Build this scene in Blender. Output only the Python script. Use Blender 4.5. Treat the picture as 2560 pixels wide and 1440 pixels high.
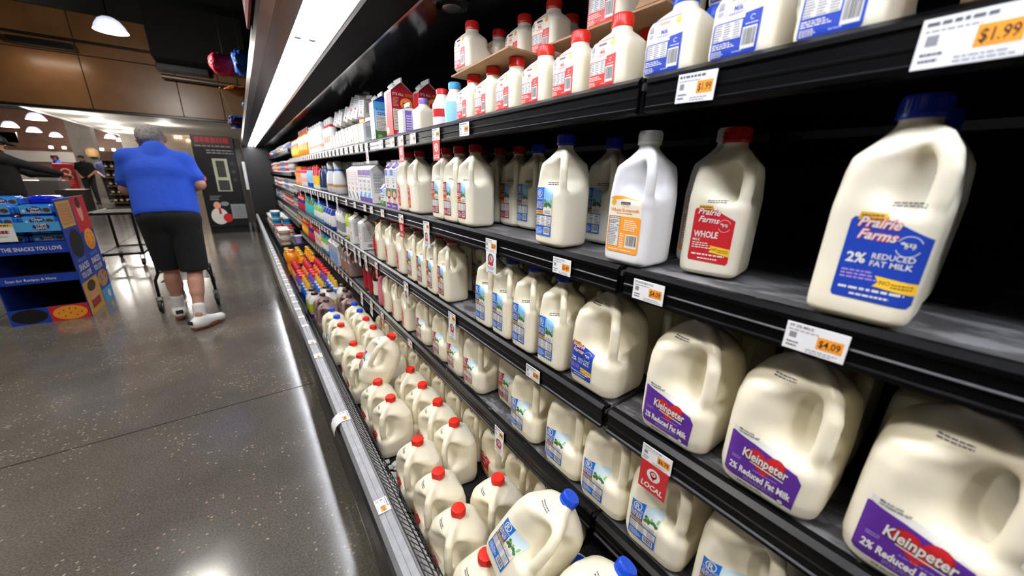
import bpy, bmesh, math, random
import numpy as np
from mathutils import Vector, Matrix, Euler
from mathutils.geometry import tessellate_polygon
for o in list(bpy.data.objects): bpy.data.objects.remove(o)
S = bpy.context.scene
COL = S.collection
random.seed(7)
# ------------------------------------------------------------------ camera, world, exposure
CH = 1.28                                  # camera height
cam = bpy.data.cameras.new('camera'); camo = bpy.data.objects.new('camera', cam); COL.objects.link(camo)
R = [[0.80903727, -0.15864715, 0.5659415], [-0.58738571, -0.2524728, 0.76891841], [0.02089812, -0.95450959, -0.29744698]]
camo.matrix_world = Matrix(((R[0][0], -R[0][1], -R[0][2], 0), (R[1][0], -R[1][1], -R[1][2], 0),
                            (R[2][0], -R[2][1], -R[2][2], CH), (0, 0, 0, 1)))
cam.sensor_width = 36; cam.lens = 895.39 * 36 / 2560; cam.clip_start = .01; cam.clip_end = 200
cam.dof.use_dof = True; cam.dof.focus_distance = 1.05; cam.dof.aperture_fstop = 2.8
S.camera = camo
S.view_settings.view_transform = 'Standard'; S.view_settings.look = 'None'
S.view_settings.gamma = 1; S.view_settings.use_curve_mapping = False
S.view_settings.exposure = 0.3
W = bpy.data.worlds.new('world'); S.world = W; W.use_nodes = True
W.node_tree.nodes['Background'].inputs[0].default_value = (.9, .95, 1, 1)
W.node_tree.nodes['Background'].inputs[1].default_value = .02
TUBE = 20.0                                # emission of the case tubes
STORE = .8                                # scale of the store pendants

# ------------------------------------------------------------------ materials
def lin(c):
    if isinstance(c, str):
        c = [int(c[i:i+2], 16) / 255 for i in (0, 2, 4)]
    return tuple(x / 12.92 if x <= .04045 else ((x + .055) / 1.055) ** 2.4 for x in c) + (1,)
MATS = {}
def mat(name, col, rough=.5, metal=0, spec=.5, sss=0, trans=0, coat=0, emit=0, noise=None, bump=None, alpha=1):
    """noise=(scale, amount, colour2): a mottled colour; bump=(scale,strength)"""
    if name in MATS: return MATS[name]
    m = bpy.data.materials.new(name); m.use_nodes = True; nt = m.node_tree; p = nt.nodes['Principled BSDF']
    c = lin(col)
    p.inputs['Base Color'].default_value = c; p.inputs['Roughness'].default_value = rough
    p.inputs['Metallic'].default_value = metal; p.inputs['Specular IOR Level'].default_value = spec
    p.inputs['Coat Weight'].default_value = coat; p.inputs['Transmission Weight'].default_value = trans
    p.inputs['Alpha'].default_value = alpha
    if sss:
        p.inputs['Subsurface Weight'].default_value = sss; p.inputs['Subsurface Radius'].default_value = (1, .8, .5)
        p.inputs['Subsurface Scale'].default_value = .012
    if emit:
        p.inputs['Emission Color'].default_value = c; p.inputs['Emission Strength'].default_value = emit
    if noise or bump:
        tc = nt.nodes.new('ShaderNodeTexCoord')
    if noise:
        n = nt.nodes.new('ShaderNodeTexNoise'); n.inputs['Scale'].default_value = noise[0]; n.inputs['Detail'].default_value = 6
        nt.links.new(tc.outputs['Object'], n.inputs['Vector'])
        r = nt.nodes.new('ShaderNodeValToRGB'); r.color_ramp.elements[0].position = .5 - noise[1] / 2; r.color_ramp.elements[1].position = .5 + noise[1] / 2
        r.color_ramp.elements[0].color = c; r.color_ramp.elements[1].color = lin(noise[2])
        nt.links.new(n.outputs['Fac'], r.inputs['Fac']); nt.links.new(r.outputs['Color'], p.inputs['Base Color'])
    if bump:
        n2 = nt.nodes.new('ShaderNodeTexNoise'); n2.inputs['Scale'].default_value = bump[0]; n2.inputs['Detail'].default_value = 4
        nt.links.new(tc.outputs['Object'], n2.inputs['Vector'])
        b = nt.nodes.new('ShaderNodeBump'); b.inputs['Strength'].default_value = bump[1]; b.inputs['Distance'].default_value = .01
        nt.links.new(n2.outputs['Fac'], b.inputs['Height']); nt.links.new(b.outputs['Normal'], p.inputs['Normal'])
    MATS[name] = m; return m
PAL = dict(white='E2DFD9', black='17161A', red='C8242B', darkred='A51C28', blue='1E6FD0', deepblue='1B3FA8', navy='1A2A7A',
           purple='5B2A92', violet='7A5BB5', lavender='A78FD0', orange='F29A2E', yellow='F2C230', cream='EFE6D3', sky='8FC4EA', palesky='C9DCE6', green='3F6B38',
           leaf='87B04A', gray='8C8C90', midgray='5E5E64', tan='B98A5E', brown='6A3E2A', pink='D9788F', teal='49B5B2', lime='B9C83C', lightblue='4FA6E0',
           scarlet='D9302A', peach='E8A184', gold='D9A62E', darkbrown='3A2620', skin='C99A80', bluegray='5A74A8', fuchsia='B0225A')
def pc(name):
    return mat('print_' + name, PAL[name], rough=.42)
M_milk = mat('milk_plastic', 'F6F0DA', rough=.36, sss=.3, noise=(9, .5, 'F4EAD2'))
M_white_jug = mat('white_plastic_jug', 'F0EFF0', rough=.35, sss=.15)
M_choc = mat('chocolate_milk_plastic', '8F7570', rough=.36, sss=.15)
M_cap_red = mat('red_cap_plastic', 'E0291A', rough=.3)
M_cap_dred = mat('dark_red_cap_plastic', 'B01226', rough=.3)
M_cap_blue = mat('blue_cap_plastic', '1D50D0', rough=.3)
M_cap_dblue = mat('deep_blue_cap_plastic', '1A34A8', rough=.3)
M_cap_purple = mat('purple_cap_plastic', '4A2570', rough=.3)
M_cap_white = mat('white_cap_plastic', 'E4E2DC', rough=.35)
M_cap_lblue = mat('light_blue_cap_plastic', '3FA4E8', rough=.3)
M_cap_lav = mat('lavender_cap_plastic', '9A7CC8', rough=.3)
M_cap_brown = mat('brown_cap_plastic', '4A3430', rough=.35)
M_black = mat('black_powder_coat', '0C0C0E', rough=.35, noise=(30, .3, '141417'))
M_blackgloss = mat('black_gloss_panel', '08080A', rough=.12)
M_rail = None
M_chrome = mat('brushed_chrome', 'B9B6B2', rough=.22, metal=1, noise=(6, .5, '8F8C8A'))
M_steel = mat('galvanised_steel', '9A9A9C', rough=.35, metal=.9)
M_grayrail = mat('worn_gray_rail', 'A2A4A8', rough=.5, noise=(40, .5, '8E9094'))
M_card = mat('corrugated_cardboard', 'A98362', rough=.85, noise=(25, .6, '9A7452'))
M_tag = mat('paper_tag', 'EFEFF0', rough=.5)

# ------------------------------------------------------------------ object helpers
def tag(o, label=None, cat=None, group=None, kind=None):
    if label: o['label'] = label
    if cat: o['category'] = cat
    if group: o['group'] = group
    if kind: o['kind'] = kind
    return o
def thing(name, label, cat, loc=(0, 0, 0), rot=(0, 0, 0), group=None):
    o = bpy.data.objects.new(name, None); o.empty_display_size = .02; COL.objects.link(o)
    o.location = loc; o.rotation_euler = rot
    return tag(o, label, cat, group)
def link(name, me, parent=None):
    o = bpy.data.objects.new(name, me); COL.objects.link(o)
    if parent: o.parent = parent
    return o
class MB:
    def __init__(s): s.v = []; s.f = []; s.m = []; s.sm = []; s.mats = []
    def mi(s, m):
        if m not in s.mats: s.mats.append(m)
        return s.mats.index(m)
    def add(s, vs, fs, m, smooth=False):
        b = len(s.v); s.v += [tuple(map(float, v)) for v in vs]; i = s.mi(m)
        for f in fs: s.f.append([b + k for k in f]); s.m.append(i); s.sm.append(smooth)
        return s
    def box(s, c, d, m, bev=0, rot=None):
        bm = bmesh.new(); bmesh.ops.create_cube(bm, size=1)
        for v in bm.verts: v.co = Vector((v.co.x * d[0], v.co.y * d[1], v.co.z * d[2]))
        if bev:
            bmesh.ops.bevel(bm, geom=bm.edges[:], offset=min(bev, min(d) * .45), segments=2, profile=.5, affect='EDGES')
        M = Matrix.Translation(c) @ (Euler(rot).to_matrix().to_4x4() if rot else Matrix.Identity(4))
        bm.verts.index_update(); vs = [M @ v.co for v in bm.verts]; fs = [[v.index for v in f.verts] for f in bm.faces]
        bm.free(); return s.add(vs, fs, m, False)
    def b2(s, lo, hi, m, bev=0):
        return s.box([(a + b) / 2 for a, b in zip(lo, hi)], [abs(b - a) for a, b in zip(lo, hi)], m, bev)
    def tube(s, pts, r, m, n=8, close=False, taper=None):
        pts = [Vector(p) for p in pts]; rings = []; prev = None
        for i, p in enumerate(pts):
            if close: d = pts[(i + 1) % len(pts)] - pts[i - 1]
            else: d = pts[min(i + 1, len(pts) - 1)] - pts[max(i - 1, 0)]
            d = d.normalized() if d.length else Vector((0, 0, 1))
            u = Vector((0, 0, 1)) if abs(d.z) < .9 else Vector((1, 0, 0))
            if prev is not None: u = prev
            a = d.cross(u).normalized(); b = a.cross(d).normalized(); prev = b
            rr = taper[i] if taper else r
            rings.append([p + a * rr * math.cos(2 * math.pi * k / n) + b * rr * math.sin(2 * math.pi * k / n) for k in range(n)])
        vs = [q for rg in rings for q in rg]; fs = []; L = len(pts)
        for i in range(L if close else L - 1):
            j = (i + 1) % L
            for k in range(n): fs.append([i * n + k, i * n + (k + 1) % n, j * n + (k + 1) % n, j * n + k])
        if not close: fs.append(list(range(n))[::-1]); fs.append([(L - 1) * n + k for k in range(n)])
        return s.add(vs, fs, m, True)
    def lathe(s, prof, m, n=24, c=(0, 0, 0), sx=1, sy=1, sq=0, M=None):
        """prof [(r,z)]; sq>0 pulls the section towards a rounded square"""
        vs = []; fs = []
        for r, z in prof:
            for k in range(n):
                a = 2 * math.pi * k / n; ca, sa = math.cos(a), math.sin(a)
                q = 1
                if sq: q = (abs(ca) ** (2 + sq) + abs(sa) ** (2 + sq)) ** (-1 / (2 + sq))
                vs.append(Vector((c[0] + r * q * ca * sx, c[1] + r * q * sa * sy, c[2] + z)))
        for i in range(len(prof) - 1):
            for k in range(n): fs.append([i * n + k, i * n + (k + 1) % n, (i + 1) * n + (k + 1) % n, (i + 1) * n + k])
        fs.append(list(range(n))[::-1]); fs.append([(len(prof) - 1) * n + k for k in range(n)])
        if M: vs = [M @ v for v in vs]
        return s.add(vs, fs, m, True)
    def extr(s, poly, y0, y1, m, axis=1):
        """poly of (a,b) in the plane normal to axis, swept along axis"""
        def P(a, b, t): return {0: (t, a, b), 1: (a, t, b), 2: (a, b, t)}[axis]
        n = len(poly); vs = [P(a, b, y0) for a, b in poly] + [P(a, b, y1) for a, b in poly]
        fs = [[i, (i + 1) % n, n + (i + 1) % n, n + i] for i in range(n)]
        tri = tessellate_polygon([[Vector((a, b, 0)) for a, b in poly]])
        fs += [list(t) for t in tri] + [[n + k for k in t][::-1] for t in tri]
        return s.add(vs, fs, m, False)
    def mesh(s, name):
        me = bpy.data.meshes.new(name); me.from_pydata(s.v, [], s.f)
        for m in s.mats: me.materials.append(m)
        me.polygons.foreach_set('material_index', s.m); me.polygons.foreach_set('use_smooth', s.sm)
        bm = bmesh.new(); bm.from_mesh(me); bmesh.ops.recalc_face_normals(bm, faces=bm.faces[:])
        for e in bm.edges:
            if len(e.link_faces) == 2 and e.calc_face_angle(0) > .7: e.smooth = False
        bm.to_mesh(me); bm.free(); return me
    def build(s, name, parent=None): return link(name, s.mesh(name), parent)

# ------------------------------------------------------------------ signed-distance shapes and surface nets
def smin(a, b, k):
    h = np.clip(.5 + .5 * (b - a) / k, 0, 1); return b * (1 - h) + a * h - k * h * (1 - h)
def smax(a, b, k): return -smin(-a, -b, k)
def nets(F, o, h):
    nx, ny, nz = F.shape; ins = F < 0
    off = [(i, j, k) for i in (0, 1) for j in (0, 1) for k in (0, 1)]
    def cs(A, q): return A[q[0]:nx - 1 + q[0], q[1]:ny - 1 + q[1], q[2]:nz - 1 + q[2]]
    cnt = sum(cs(ins, q).astype(np.int8) for q in off); act = (cnt > 0) & (cnt < 8)
    idx = -np.ones(act.shape, np.int64); I = np.argwhere(act); idx[act] = np.arange(len(I))
    acc = np.zeros((len(I), 3)); num = np.zeros(len(I))
    for a in off:
        for ax in range(3):
            if a[ax]: continue
            b = list(a); b[ax] = 1
            fa = F[I[:, 0] + a[0], I[:, 1] + a[1], I[:, 2] + a[2]]; fb = F[I[:, 0] + b[0], I[:, 1] + b[1], I[:, 2] + b[2]]
            c = (fa < 0) != (fb < 0); t = np.where(c, fa / np.where(c, fa - fb, 1), 0)
            p = np.tile(np.array(a, float), (len(I), 1)); p[:, ax] = t
            acc += p * c[:, None]; num += c
    V = (I + acc / num[:, None]) * h + np.array(o); Q = []
    for ax in range(3):
        u, w = (ax + 1) % 3, (ax + 2) % 3
        s0 = [slice(1, -1)] * 3; s0[ax] = slice(0, -1); s1 = list(s0); s1[ax] = slice(1, None)
        A = ins[tuple(s0)]; B = ins[tuple(s1)]; E = np.argwhere(A != B)
        if not len(E): continue
        base = E.copy(); base[:, u] += 1; base[:, w] += 1
        fl = A[E[:, 0], E[:, 1], E[:, 2]]
        def g(du, dw):
            q = base.copy(); q[:, u] -= du; q[:, w] -= dw; return idx[q[:, 0], q[:, 1], q[:, 2]]
        q = np.stack([g(1, 1), g(0, 1), g(0, 0), g(1, 0)], 1); q[~fl] = q[~fl][:, ::-1]; Q.append(q)
    return V, np.concatenate(Q)
def np_mesh(name, V, Q, mats, fm=None, smooth=True):
    me = bpy.data.meshes.new(name); me.vertices.add(len(V)); me.vertices.foreach_set('co', np.asarray(V, np.float32).ravel())
    n = Q.shape[1]; me.loops.add(Q.size); me.loops.foreach_set('vertex_index', Q.ravel().astype(np.int32))
    me.polygons.add(len(Q)); me.polygons.foreach_set('loop_start', np.arange(0, Q.size, n, dtype=np.int32))
    for m in mats: me.materials.append(m)
    if fm is not None: me.polygons.foreach_set('material_index', np.asarray(fm, np.int32))
    me.polygons.foreach_set('use_smooth', np.full(len(Q), smooth)); me.update(calc_edges=True); me.validate(); return me
def blobs(prims, h, k=.03, pad=.05):
    """prims: (p0,p1,r0,r1[,k]) tapered capsules smoothly joined into one surface"""
    P = np.array([list(p[0]) + list(p[1]) for p in prims]).reshape(-1, 3); rm = max(max(p[2], p[3]) for p in prims)
    lo = P.min(0) - rm - pad; hi = P.max(0) + rm + pad; n = np.ceil((hi - lo) / h).astype(int) + 1
    F = np.full(n, 1.0, np.float32); ax = [lo[i] + h * np.arange(n[i]) for i in range(3)]
    for p in prims:
        a, b = np.array(p[0], float), np.array(p[1], float); r0, r1 = p[2], p[3]; kk = p[4] if len(p) > 4 else k
        m = max(r0, r1) + kk * 2.2 + h * 2
        l = np.maximum(((np.minimum(a, b) - m - lo) / h).astype(int), 0); u = np.minimum(((np.maximum(a, b) + m - lo) / h).astype(int) + 2, n)
        X, Y, Z = np.meshgrid(ax[0][l[0]:u[0]], ax[1][l[1]:u[1]], ax[2][l[2]:u[2]], indexing='ij')
        d = b - a; L = d @ d
        t = np.clip(((X - a[0]) * d[0] + (Y - a[1]) * d[1] + (Z - a[2]) * d[2]) / (L + 1e-12), 0, 1)
        D = np.sqrt((X - a[0] - t * d[0]) ** 2 + (Y - a[1] - t * d[1]) ** 2 + (Z - a[2] - t * d[2]) ** 2) - (r0 + (r1 - r0) * t)
        sl = tuple(slice(l[i], u[i]) for i in range(3)); F[sl] = smin(F[sl], D.astype(np.float32), kk)
    return nets(F, lo, h)

# ------------------------------------------------------------------ printed artwork (flat shapes laid on a surface)
TXT = {}
def text_tris(s, bold=0, shear=0):
    key = (s, bold, shear)
    if key not in TXT:
        cu = bpy.data.curves.new('t', 'FONT'); cu.body = s; cu.size = 1; cu.resolution_u = 2; cu.offset = bold; cu.shear = shear
        ob = bpy.data.objects.new('t', cu); COL.objects.link(ob)
        me = bpy.data.meshes.new_from_object(ob); me.calc_loop_triangles()
        v = np.array([x.co[:2] for x in me.vertices]).reshape(-1, 2); t = np.array([list(x.vertices) for x in me.loop_triangles]).reshape(-1, 3)
        bpy.data.objects.remove(ob); bpy.data.curves.remove(cu); bpy.data.meshes.remove(me)
        TXT[key] = (v, t)
    return TXT[key]
class Art:
    """u to the viewer's right, v up, metres"""
    def __init__(s): s.tris = []; s.cols = []; s.lay = []; s.names = []
    def ci(s, c):
        if c not in s.names: s.names.append(c)
        return s.names.index(c)
    def tri(s, T, c, l):
        for t in T: s.tris.append(np.asarray(t, float)); s.cols.append(s.ci(c)); s.lay.append(l)
    def poly(s, pts, c, l=0):
        tr = tessellate_polygon([[Vector((p[0], p[1], 0)) for p in pts]]); s.tri([[pts[i] for i in t] for t in tr], c, l); return s
    def rect(s, u0, v0, u1, v1, c, l=0, r=0):
        if not r: return s.poly([(u0, v0), (u1, v0), (u1, v1), (u0, v1)], c, l)
        pts = []
        for cx, cy, a0 in ((u1 - r, v0 + r, -90), (u1 - r, v1 - r, 0), (u0 + r, v1 - r, 90), (u0 + r, v0 + r, 180)):
            for k in range(4): a = math.radians(a0 + 30 * k); pts.append((cx + r * math.cos(a), cy + r * math.sin(a)))
        return s.poly(pts, c, l)
    def disc(s, u, v, r, c, l=0, n=18, ry=None):
        ry = ry or r; return s.poly([(u + r * math.cos(2 * math.pi * k / n), v + ry * math.sin(2 * math.pi * k / n)) for k in range(n)], c, l)
    def star(s, u, v, r, c, l=0, n=16):
        return s.poly([(u + r * (1 if k % 2 else .86) * math.cos(math.pi * k / n), v + r * (1 if k % 2 else .86) * math.sin(math.pi * k / n)) for k in range(2 * n)], c, l)
    def ring(s, u, v, r, w, c, l=0, a0=0, a1=360, n=24):
        for k in range(n):
            a = math.radians(a0 + (a1 - a0) * k / n); b = math.radians(a0 + (a1 - a0) * (k + 1) / n)
            s.poly([(u + r * math.cos(a), v + r * math.sin(a)), (u + r * math.cos(b), v + r * math.sin(b)), (u + (r - w) * math.cos(b), v + (r - w) * math.sin(b)), (u + (r - w) * math.cos(a), v + (r - w) * math.sin(a))], c, l)
        return s
    def frame(s, u0, v0, u1, v1, w, c, l=0):
        s.rect(u0, v0, u1, v0 + w, c, l); s.rect(u0, v1 - w, u1, v1, c, l); s.rect(u0, v0, u0 + w, v1, c, l); return s.rect(u1 - w, v0, u1, v1, c, l)
    def text(s, t, u, v, h, c, l=2, al='c', bold=.012, shear=0, w=None, rot=0):
        V, T = text_tris(t, bold, shear)
        if not len(V): return s
        lo, hi = V.min(0), V.max(0); k = h / .72; sx = k
        if w: sx = w / max(hi[0] - lo[0], 1e-6)
        P = V.copy(); P[:, 0] = (P[:, 0] - {'c': (lo[0] + hi[0]) / 2, 'l': lo[0], 'r': hi[0]}[al]) * sx; P[:, 1] *= k
        if rot:
            a = math.radians(rot); P = P @ np.array([[math.cos(a), math.sin(a)], [-math.sin(a), math.cos(a)]])
        P += (u, v); s.tri([P[t] for t in T], c, l); return s
    def fine(s, u0, v0, u1, v1, n, c, l=1, seed=1, th=.45, ragged=.35):
        """lines of print too fine to read: broken strokes"""
        rg = random.Random(seed); H = (v1 - v0) / n
        for i in range(n):
            v = v1 - (i + .75) * H; u = u0; end = u1 - (u1 - u0) * ragged * rg.random()
            while u < end:
                w = (u1 - u0) * (.06 + .12 * rg.random()); e = min(u + w, end); s.rect(u, v, e, v + H * th, c, l); u = e + (u1 - u0) * .03
        return s
    def bars(s, u0, v0, u1, v1, c='black', l=2, seed=3):
        rg = random.Random(seed); s.rect(u0, v0, u1, v1, 'white', l - 1); w = u1 - u0; u = u0 + w * .08
        while u < u1 - w * .1:
            b = w * (.02 + .035 * rg.random()); s.rect(u, v0 + (v1 - v0) * .16, u + b, v1 - (v1 - v0) * .08, c, l); u += b + w * (.02 + .03 * rg.random())
        return s
    def panel(s, u0, v0, u1, v1, cols=3, rows=6, line='black', l=1, seed=5, head=None):
        s.rect(u0, v0, u1, v1, 'white', l); w = (u1 - u0) * .012 + .0003; s.frame(u0, v0, u1, v1, w, line, l + 1)
        for i in range(cols):
            a = u0 + (u1 - u0) * i / cols; b = u0 + (u1 - u0) * (i + 1) / cols
            s.fine(a + .0012, v0 + .001, b - .0012, v1 - .0012, rows, 'midgray', l + 1, seed + i)
        return s
    def build(s, name, fn, maxlen=.012, parent=None, lift=.00035, step=.00012):
        T = []; Cc = []; L = []
        for t, c, l in zip(s.tris, s.cols, s.lay):
            st = [t]
            while st:
                q = st.pop(); e = [np.hypot(*(q[(i + 1) % 3] - q[i])) for i in range(3)]; i = int(np.argmax(e))
                if e[i] > maxlen:
                    m = (q[i] + q[(i + 1) % 3]) / 2; st.append(np.array([q[i], m, q[(i + 2) % 3]])); st.append(np.array([m, q[(i + 1) % 3], q[(i + 2) % 3]]))
                else: T.append(q); Cc.append(c); L.append(l)
        T = np.array(T).reshape(-1, 2); off = lift + step * np.repeat(np.array(L, float), 3)
        V = fn(T[:, 0], T[:, 1], off); ok = ~np.isnan(V).reshape(-1, 9).any(1); V = V.reshape(-1, 9)[ok].reshape(-1, 3); Cc = np.array(Cc)[ok]
        me = np_mesh(name, V, np.arange(len(V)).reshape(-1, 3), [pc(c) for c in s.names], Cc, smooth=False)
        return me
def face_minus_x(x, y0=0, z0=0):
    return lambda u, v, o: np.stack([np.full_like(u, x) - o, y0 - u, z0 + v], 1)
def face_minus_y(y, x0=0, z0=0):
    return lambda u, v, o: np.stack([x0 + u, np.full_like(u, y) - o, z0 + v], 1)
# ------------------------------------------------------------------ setting: floor, ceiling, soffit, walls
def floor_mat():
    m = bpy.data.materials.new('polished_concrete'); m.use_nodes = True; nt = m.node_tree; p = nt.nodes['Principled BSDF']
    N = nt.nodes.new; Lk = nt.links.new
    tc = N('ShaderNodeTexCoord')
    n1 = N('ShaderNodeTexNoise'); n1.inputs['Scale'].default_value = 1.3; n1.inputs['Detail'].default_value = 8; n1.inputs['Roughness'].default_value = .65
    n2 = N('ShaderNodeTexNoise'); n2.inputs['Scale'].default_value = 140; n2.inputs['Detail'].default_value = 3
    n3 = N('ShaderNodeTexNoise'); n3.inputs['Scale'].default_value = 6; n3.inputs['Detail'].default_value = 6
    for n in (n1, n2, n3): Lk(tc.outputs['Object'], n.inputs['Vector'])
    r1 = N('ShaderNodeValToRGB'); r1.color_ramp.elements[0].position = .35; r1.color_ramp.elements[1].position = .7
    r1.color_ramp.elements[0].color = lin('5C5751'); r1.color_ramp.elements[1].color = lin('706B64')
    Lk(n1.outputs['Fac'], r1.inputs['Fac'])
    r2 = N('ShaderNodeValToRGB'); r2.color_ramp.elements[0].position = .36; r2.color_ramp.elements[1].position = .72
    r2.color_ramp.elements[0].color = (.55, .55, .55, 1); r2.color_ramp.elements[1].color = (1.25, 1.22, 1.15, 1)
    Lk(n2.outputs['Fac'], r2.inputs['Fac'])
    mx = N('ShaderNodeMix'); mx.data_type = 'RGBA'; mx.blend_type = 'MULTIPLY'; mx.inputs['Factor'].default_value = .8
    Lk(r1.outputs['Color'], mx.inputs['A']); Lk(r2.outputs['Color'], mx.inputs['B']); 
    n4 = N('ShaderNodeTexVoronoi'); n4.inputs['Scale'].default_value = 95; n5 = N('ShaderNodeTexNoise'); n5.inputs['Scale'].default_value = 2.6; n5.inputs['Detail'].default_value = 5
    for n in (n4, n5): Lk(tc.outputs['Object'], n.inputs['Vector'])
    s1 = N('ShaderNodeSeparateColor'); Lk(n4.outputs['Color'], s1.inputs['Color'])      # exposed aggregate: some cells are pale stones
    th = N('ShaderNodeMapRange'); th.inputs['From Min'].default_value = .46; th.inputs['From Max'].default_value = .72; th.inputs['To Min'].default_value = .995; th.inputs['To Max'].default_value = .80
    Lk(n5.outputs['Fac'], th.inputs['Value'])
    gt = N('ShaderNodeMath'); gt.operation = 'GREATER_THAN'; Lk(s1.outputs['Red'], gt.inputs[0]); Lk(th.outputs['Result'], gt.inputs[1])
    lt = N('ShaderNodeMath'); lt.operation = 'LESS_THAN'; lt.inputs[1].default_value = .42; Lk(n4.outputs['Distance'], lt.inputs[0])
    an = N('ShaderNodeMath'); an.operation = 'MULTIPLY'; Lk(gt.outputs[0], an.inputs[0]); Lk(lt.outputs[0], an.inputs[1])
    st = N('ShaderNodeValToRGB'); st.color_ramp.elements[0].color = lin('A39B88'); st.color_ramp.elements[1].color = lin('8E8268'); Lk(s1.outputs['Green'], st.inputs['Fac'])
    m2 = N('ShaderNodeMix'); m2.data_type = 'RGBA'; Lk(an.outputs[0], m2.inputs['Factor']); Lk(mx.outputs['Result'], m2.inputs['A']); Lk(st.outputs['Color'], m2.inputs['B'])
    Lk(m2.outputs['Result'], p.inputs['Base Color'])
    rr = N('ShaderNodeMapRange'); rr.inputs['To Min'].default_value = .1; rr.inputs['To Max'].default_value = .2
    Lk(n3.outputs['Fac'], rr.inputs['Value']); Lk(rr.outputs['Result'], p.inputs['Roughness'])
    b = N('ShaderNodeBump'); b.inputs['Strength'].default_value = .012; b.inputs['Distance'].default_value = .02
    Lk(n3.outputs['Fac'], b.inputs['Height']); Lk(b.outputs['Normal'], p.inputs['Normal'])
    p.inputs['Specular IOR Level'].default_value = .6
    return m
def structure(o): o['kind'] = 'structure'; return o
M_floor = floor_mat()
fl = MB()
xs = [-16, -1.9, 3]; ys = [-4, 2.343, 8.2, 14, 40]; g = .0045     # slabs with saw-cut joints
for i in range(2):
    for j in range(4):
        fl.b2((xs[i] + (g if i else 0), ys[j] + g, -.08), (xs[i + 1] - (0 if i else g), ys[j + 1] - g, 0), M_floor)
fl.b2((-16, -4, -.1), (3, 40, -.012), mat('joint_filler', '2A2826', .8))
structure(fl.build('floor'))
M_ceil = mat('black_painted_deck', '060607', .9, noise=(3, .6, '09090A'))
c = MB(); c.b2((-16, -4, 4.6), (4, 40, 4.7), M_ceil)
for x in (-6, -4.4, -2.8, -1.2): c.b2((x, -4, 4.45), (x + .12, 10.9, 4.6), M_ceil)
structure(c.build('ceiling'))
M_wood = mat('stained_plywood', '94683E', .33, noise=(2.2, .7, '6E4827'), bump=(9, .02))
wd = MB(); seams = [-9.3, -7.6, -5.85, -4.0, -2.085, -.76, -.05, 1.3, 4]
for a, b in zip(seams, seams[1:]):
    wd.b2((a + .008, 11, 2.36), (b - .008, 11.06, 3.27), M_wood); wd.b2((a + .008, 11, 3.29), (b - .008, 11.06, 3.98), M_wood)
wd.b2((-9.3, 11.03, 2.34), (4, 11.12, 4.0), mat('dark_backing', '140E0A', .8))
wd.b2((-9.3, 10.97, 2.31), (4, 11.12, 2.345), M_black)
structure(wd.build('wall_soffit'))
c = MB(); c.b2((-4.65, 11.12, 2.9), (3, 38, 2.96), mat('white_ceiling_tile', 'CFCBC5', .6, noise=(3, .5, 'C4C0BA')))
c.b2((-4.75, 11.12, 2.88), (-4.65, 38, 3.35), mat('pale_bulkhead', 'D8D8D8', .4))
structure(c.build('ceiling_lowered'))
w = MB(); w.b2((-16, 38, 0), (4, 38.2, 4.6), mat('far_wall_paint', '55301E', .6, noise=(1.5, .6, '38200F')))
w.b2((-16, 37.8, 1.55), (4, 38, 2.2), mat('pale_band', '8C8480', .5)); structure(w.build('wall_far'))
w = MB(); w.b2((1.36, -4, 0), (1.5, 40, 4.6), mat('dark_wall_paint', '1A1918', .8)); structure(w.build('wall_right'))
w = MB(); w.b2((-16.2, -4, 0), (-16, 40, 4.6), mat('far_left_wall_paint', '4A3A30', .8)); structure(w.build('wall_left'))
w = MB(); w.b2((-16, -4.2, 0), (3, -4, 4.6), mat('back_wall_paint', '3A3532', .8)); structure(w.build('wall_back'))

# ------------------------------------------------------------------ the refrigerated cases
SZ = [1.434, 1.121, .814, .522]            # shelf tops, from the highest
XF = .557                                  # shelf front
def worn(name, base, wear, scale, th, rough=.3, spec=.5):
    m = bpy.data.materials.new(name); m.use_nodes = True; nt = m.node_tree; p = nt.nodes['Principled BSDF']
    tc = nt.nodes.new('ShaderNodeTexCoord'); n = nt.nodes.new('ShaderNodeTexNoise'); n.inputs['Scale'].default_value = scale; n.inputs['Detail'].default_value = 8; n.inputs['Roughness'].default_value = .7
    mp = nt.nodes.new('ShaderNodeMapping'); mp.inputs['Scale'].default_value = (1, .35, 1)
    nt.links.new(tc.outputs['Object'], mp.inputs['Vector']); nt.links.new(mp.outputs['Vector'], n.inputs['Vector'])
    r = nt.nodes.new('ShaderNodeValToRGB'); r.color_ramp.elements[0].position = th; r.color_ramp.elements[1].position = th + .06
    r.color_ramp.elements[0].color = lin(base); r.color_ramp.elements[1].color = lin(wear)
    nt.links.new(n.outputs['Fac'], r.inputs['Fac']); nt.links.new(r.outputs['Color'], p.inputs['Base Color']); p.inputs['Roughness'].default_value = rough; p.inputs['Specular IOR Level'].default_value = spec
    return m
M_rail = worn('black_price_channel', '040405', '5A5A5C', 60, .70, .3, .25)
M_deck = worn('worn_gray_shelf', '504F51', '7E7E82', 20, .5, .4)
M_deckedge = worn('scuffed_shelf_edge', '0A0A0B', '7A7A7A', 70, .62, .4, .25)
M_mirror = mat('glossy_dark_interior', '030304', .12, spec=.9)
M_inner = mat('dark_interior_liner', '040405', .6, spec=.2)
M_honey = mat('black_honeycomb', '060607', .7, spec=.2, bump=(420, .6))
M_tray = mat('white_reflector', 'F2F2F2', .4)
M_tube = mat('lit_tube', 'F4F7FF', emit=TUBE)
M_kick = mat('dark_kick_plate', '1B1B1D', .3)
M_bump = mat('black_rubber_bumper', '0B0B0D', .28)
M_wire = mat('black_wire', '0C0C0D', .3)
M_mat = mat('black_ribbed_mat', '0B0B0D', .6, bump=(200, .5))

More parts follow.
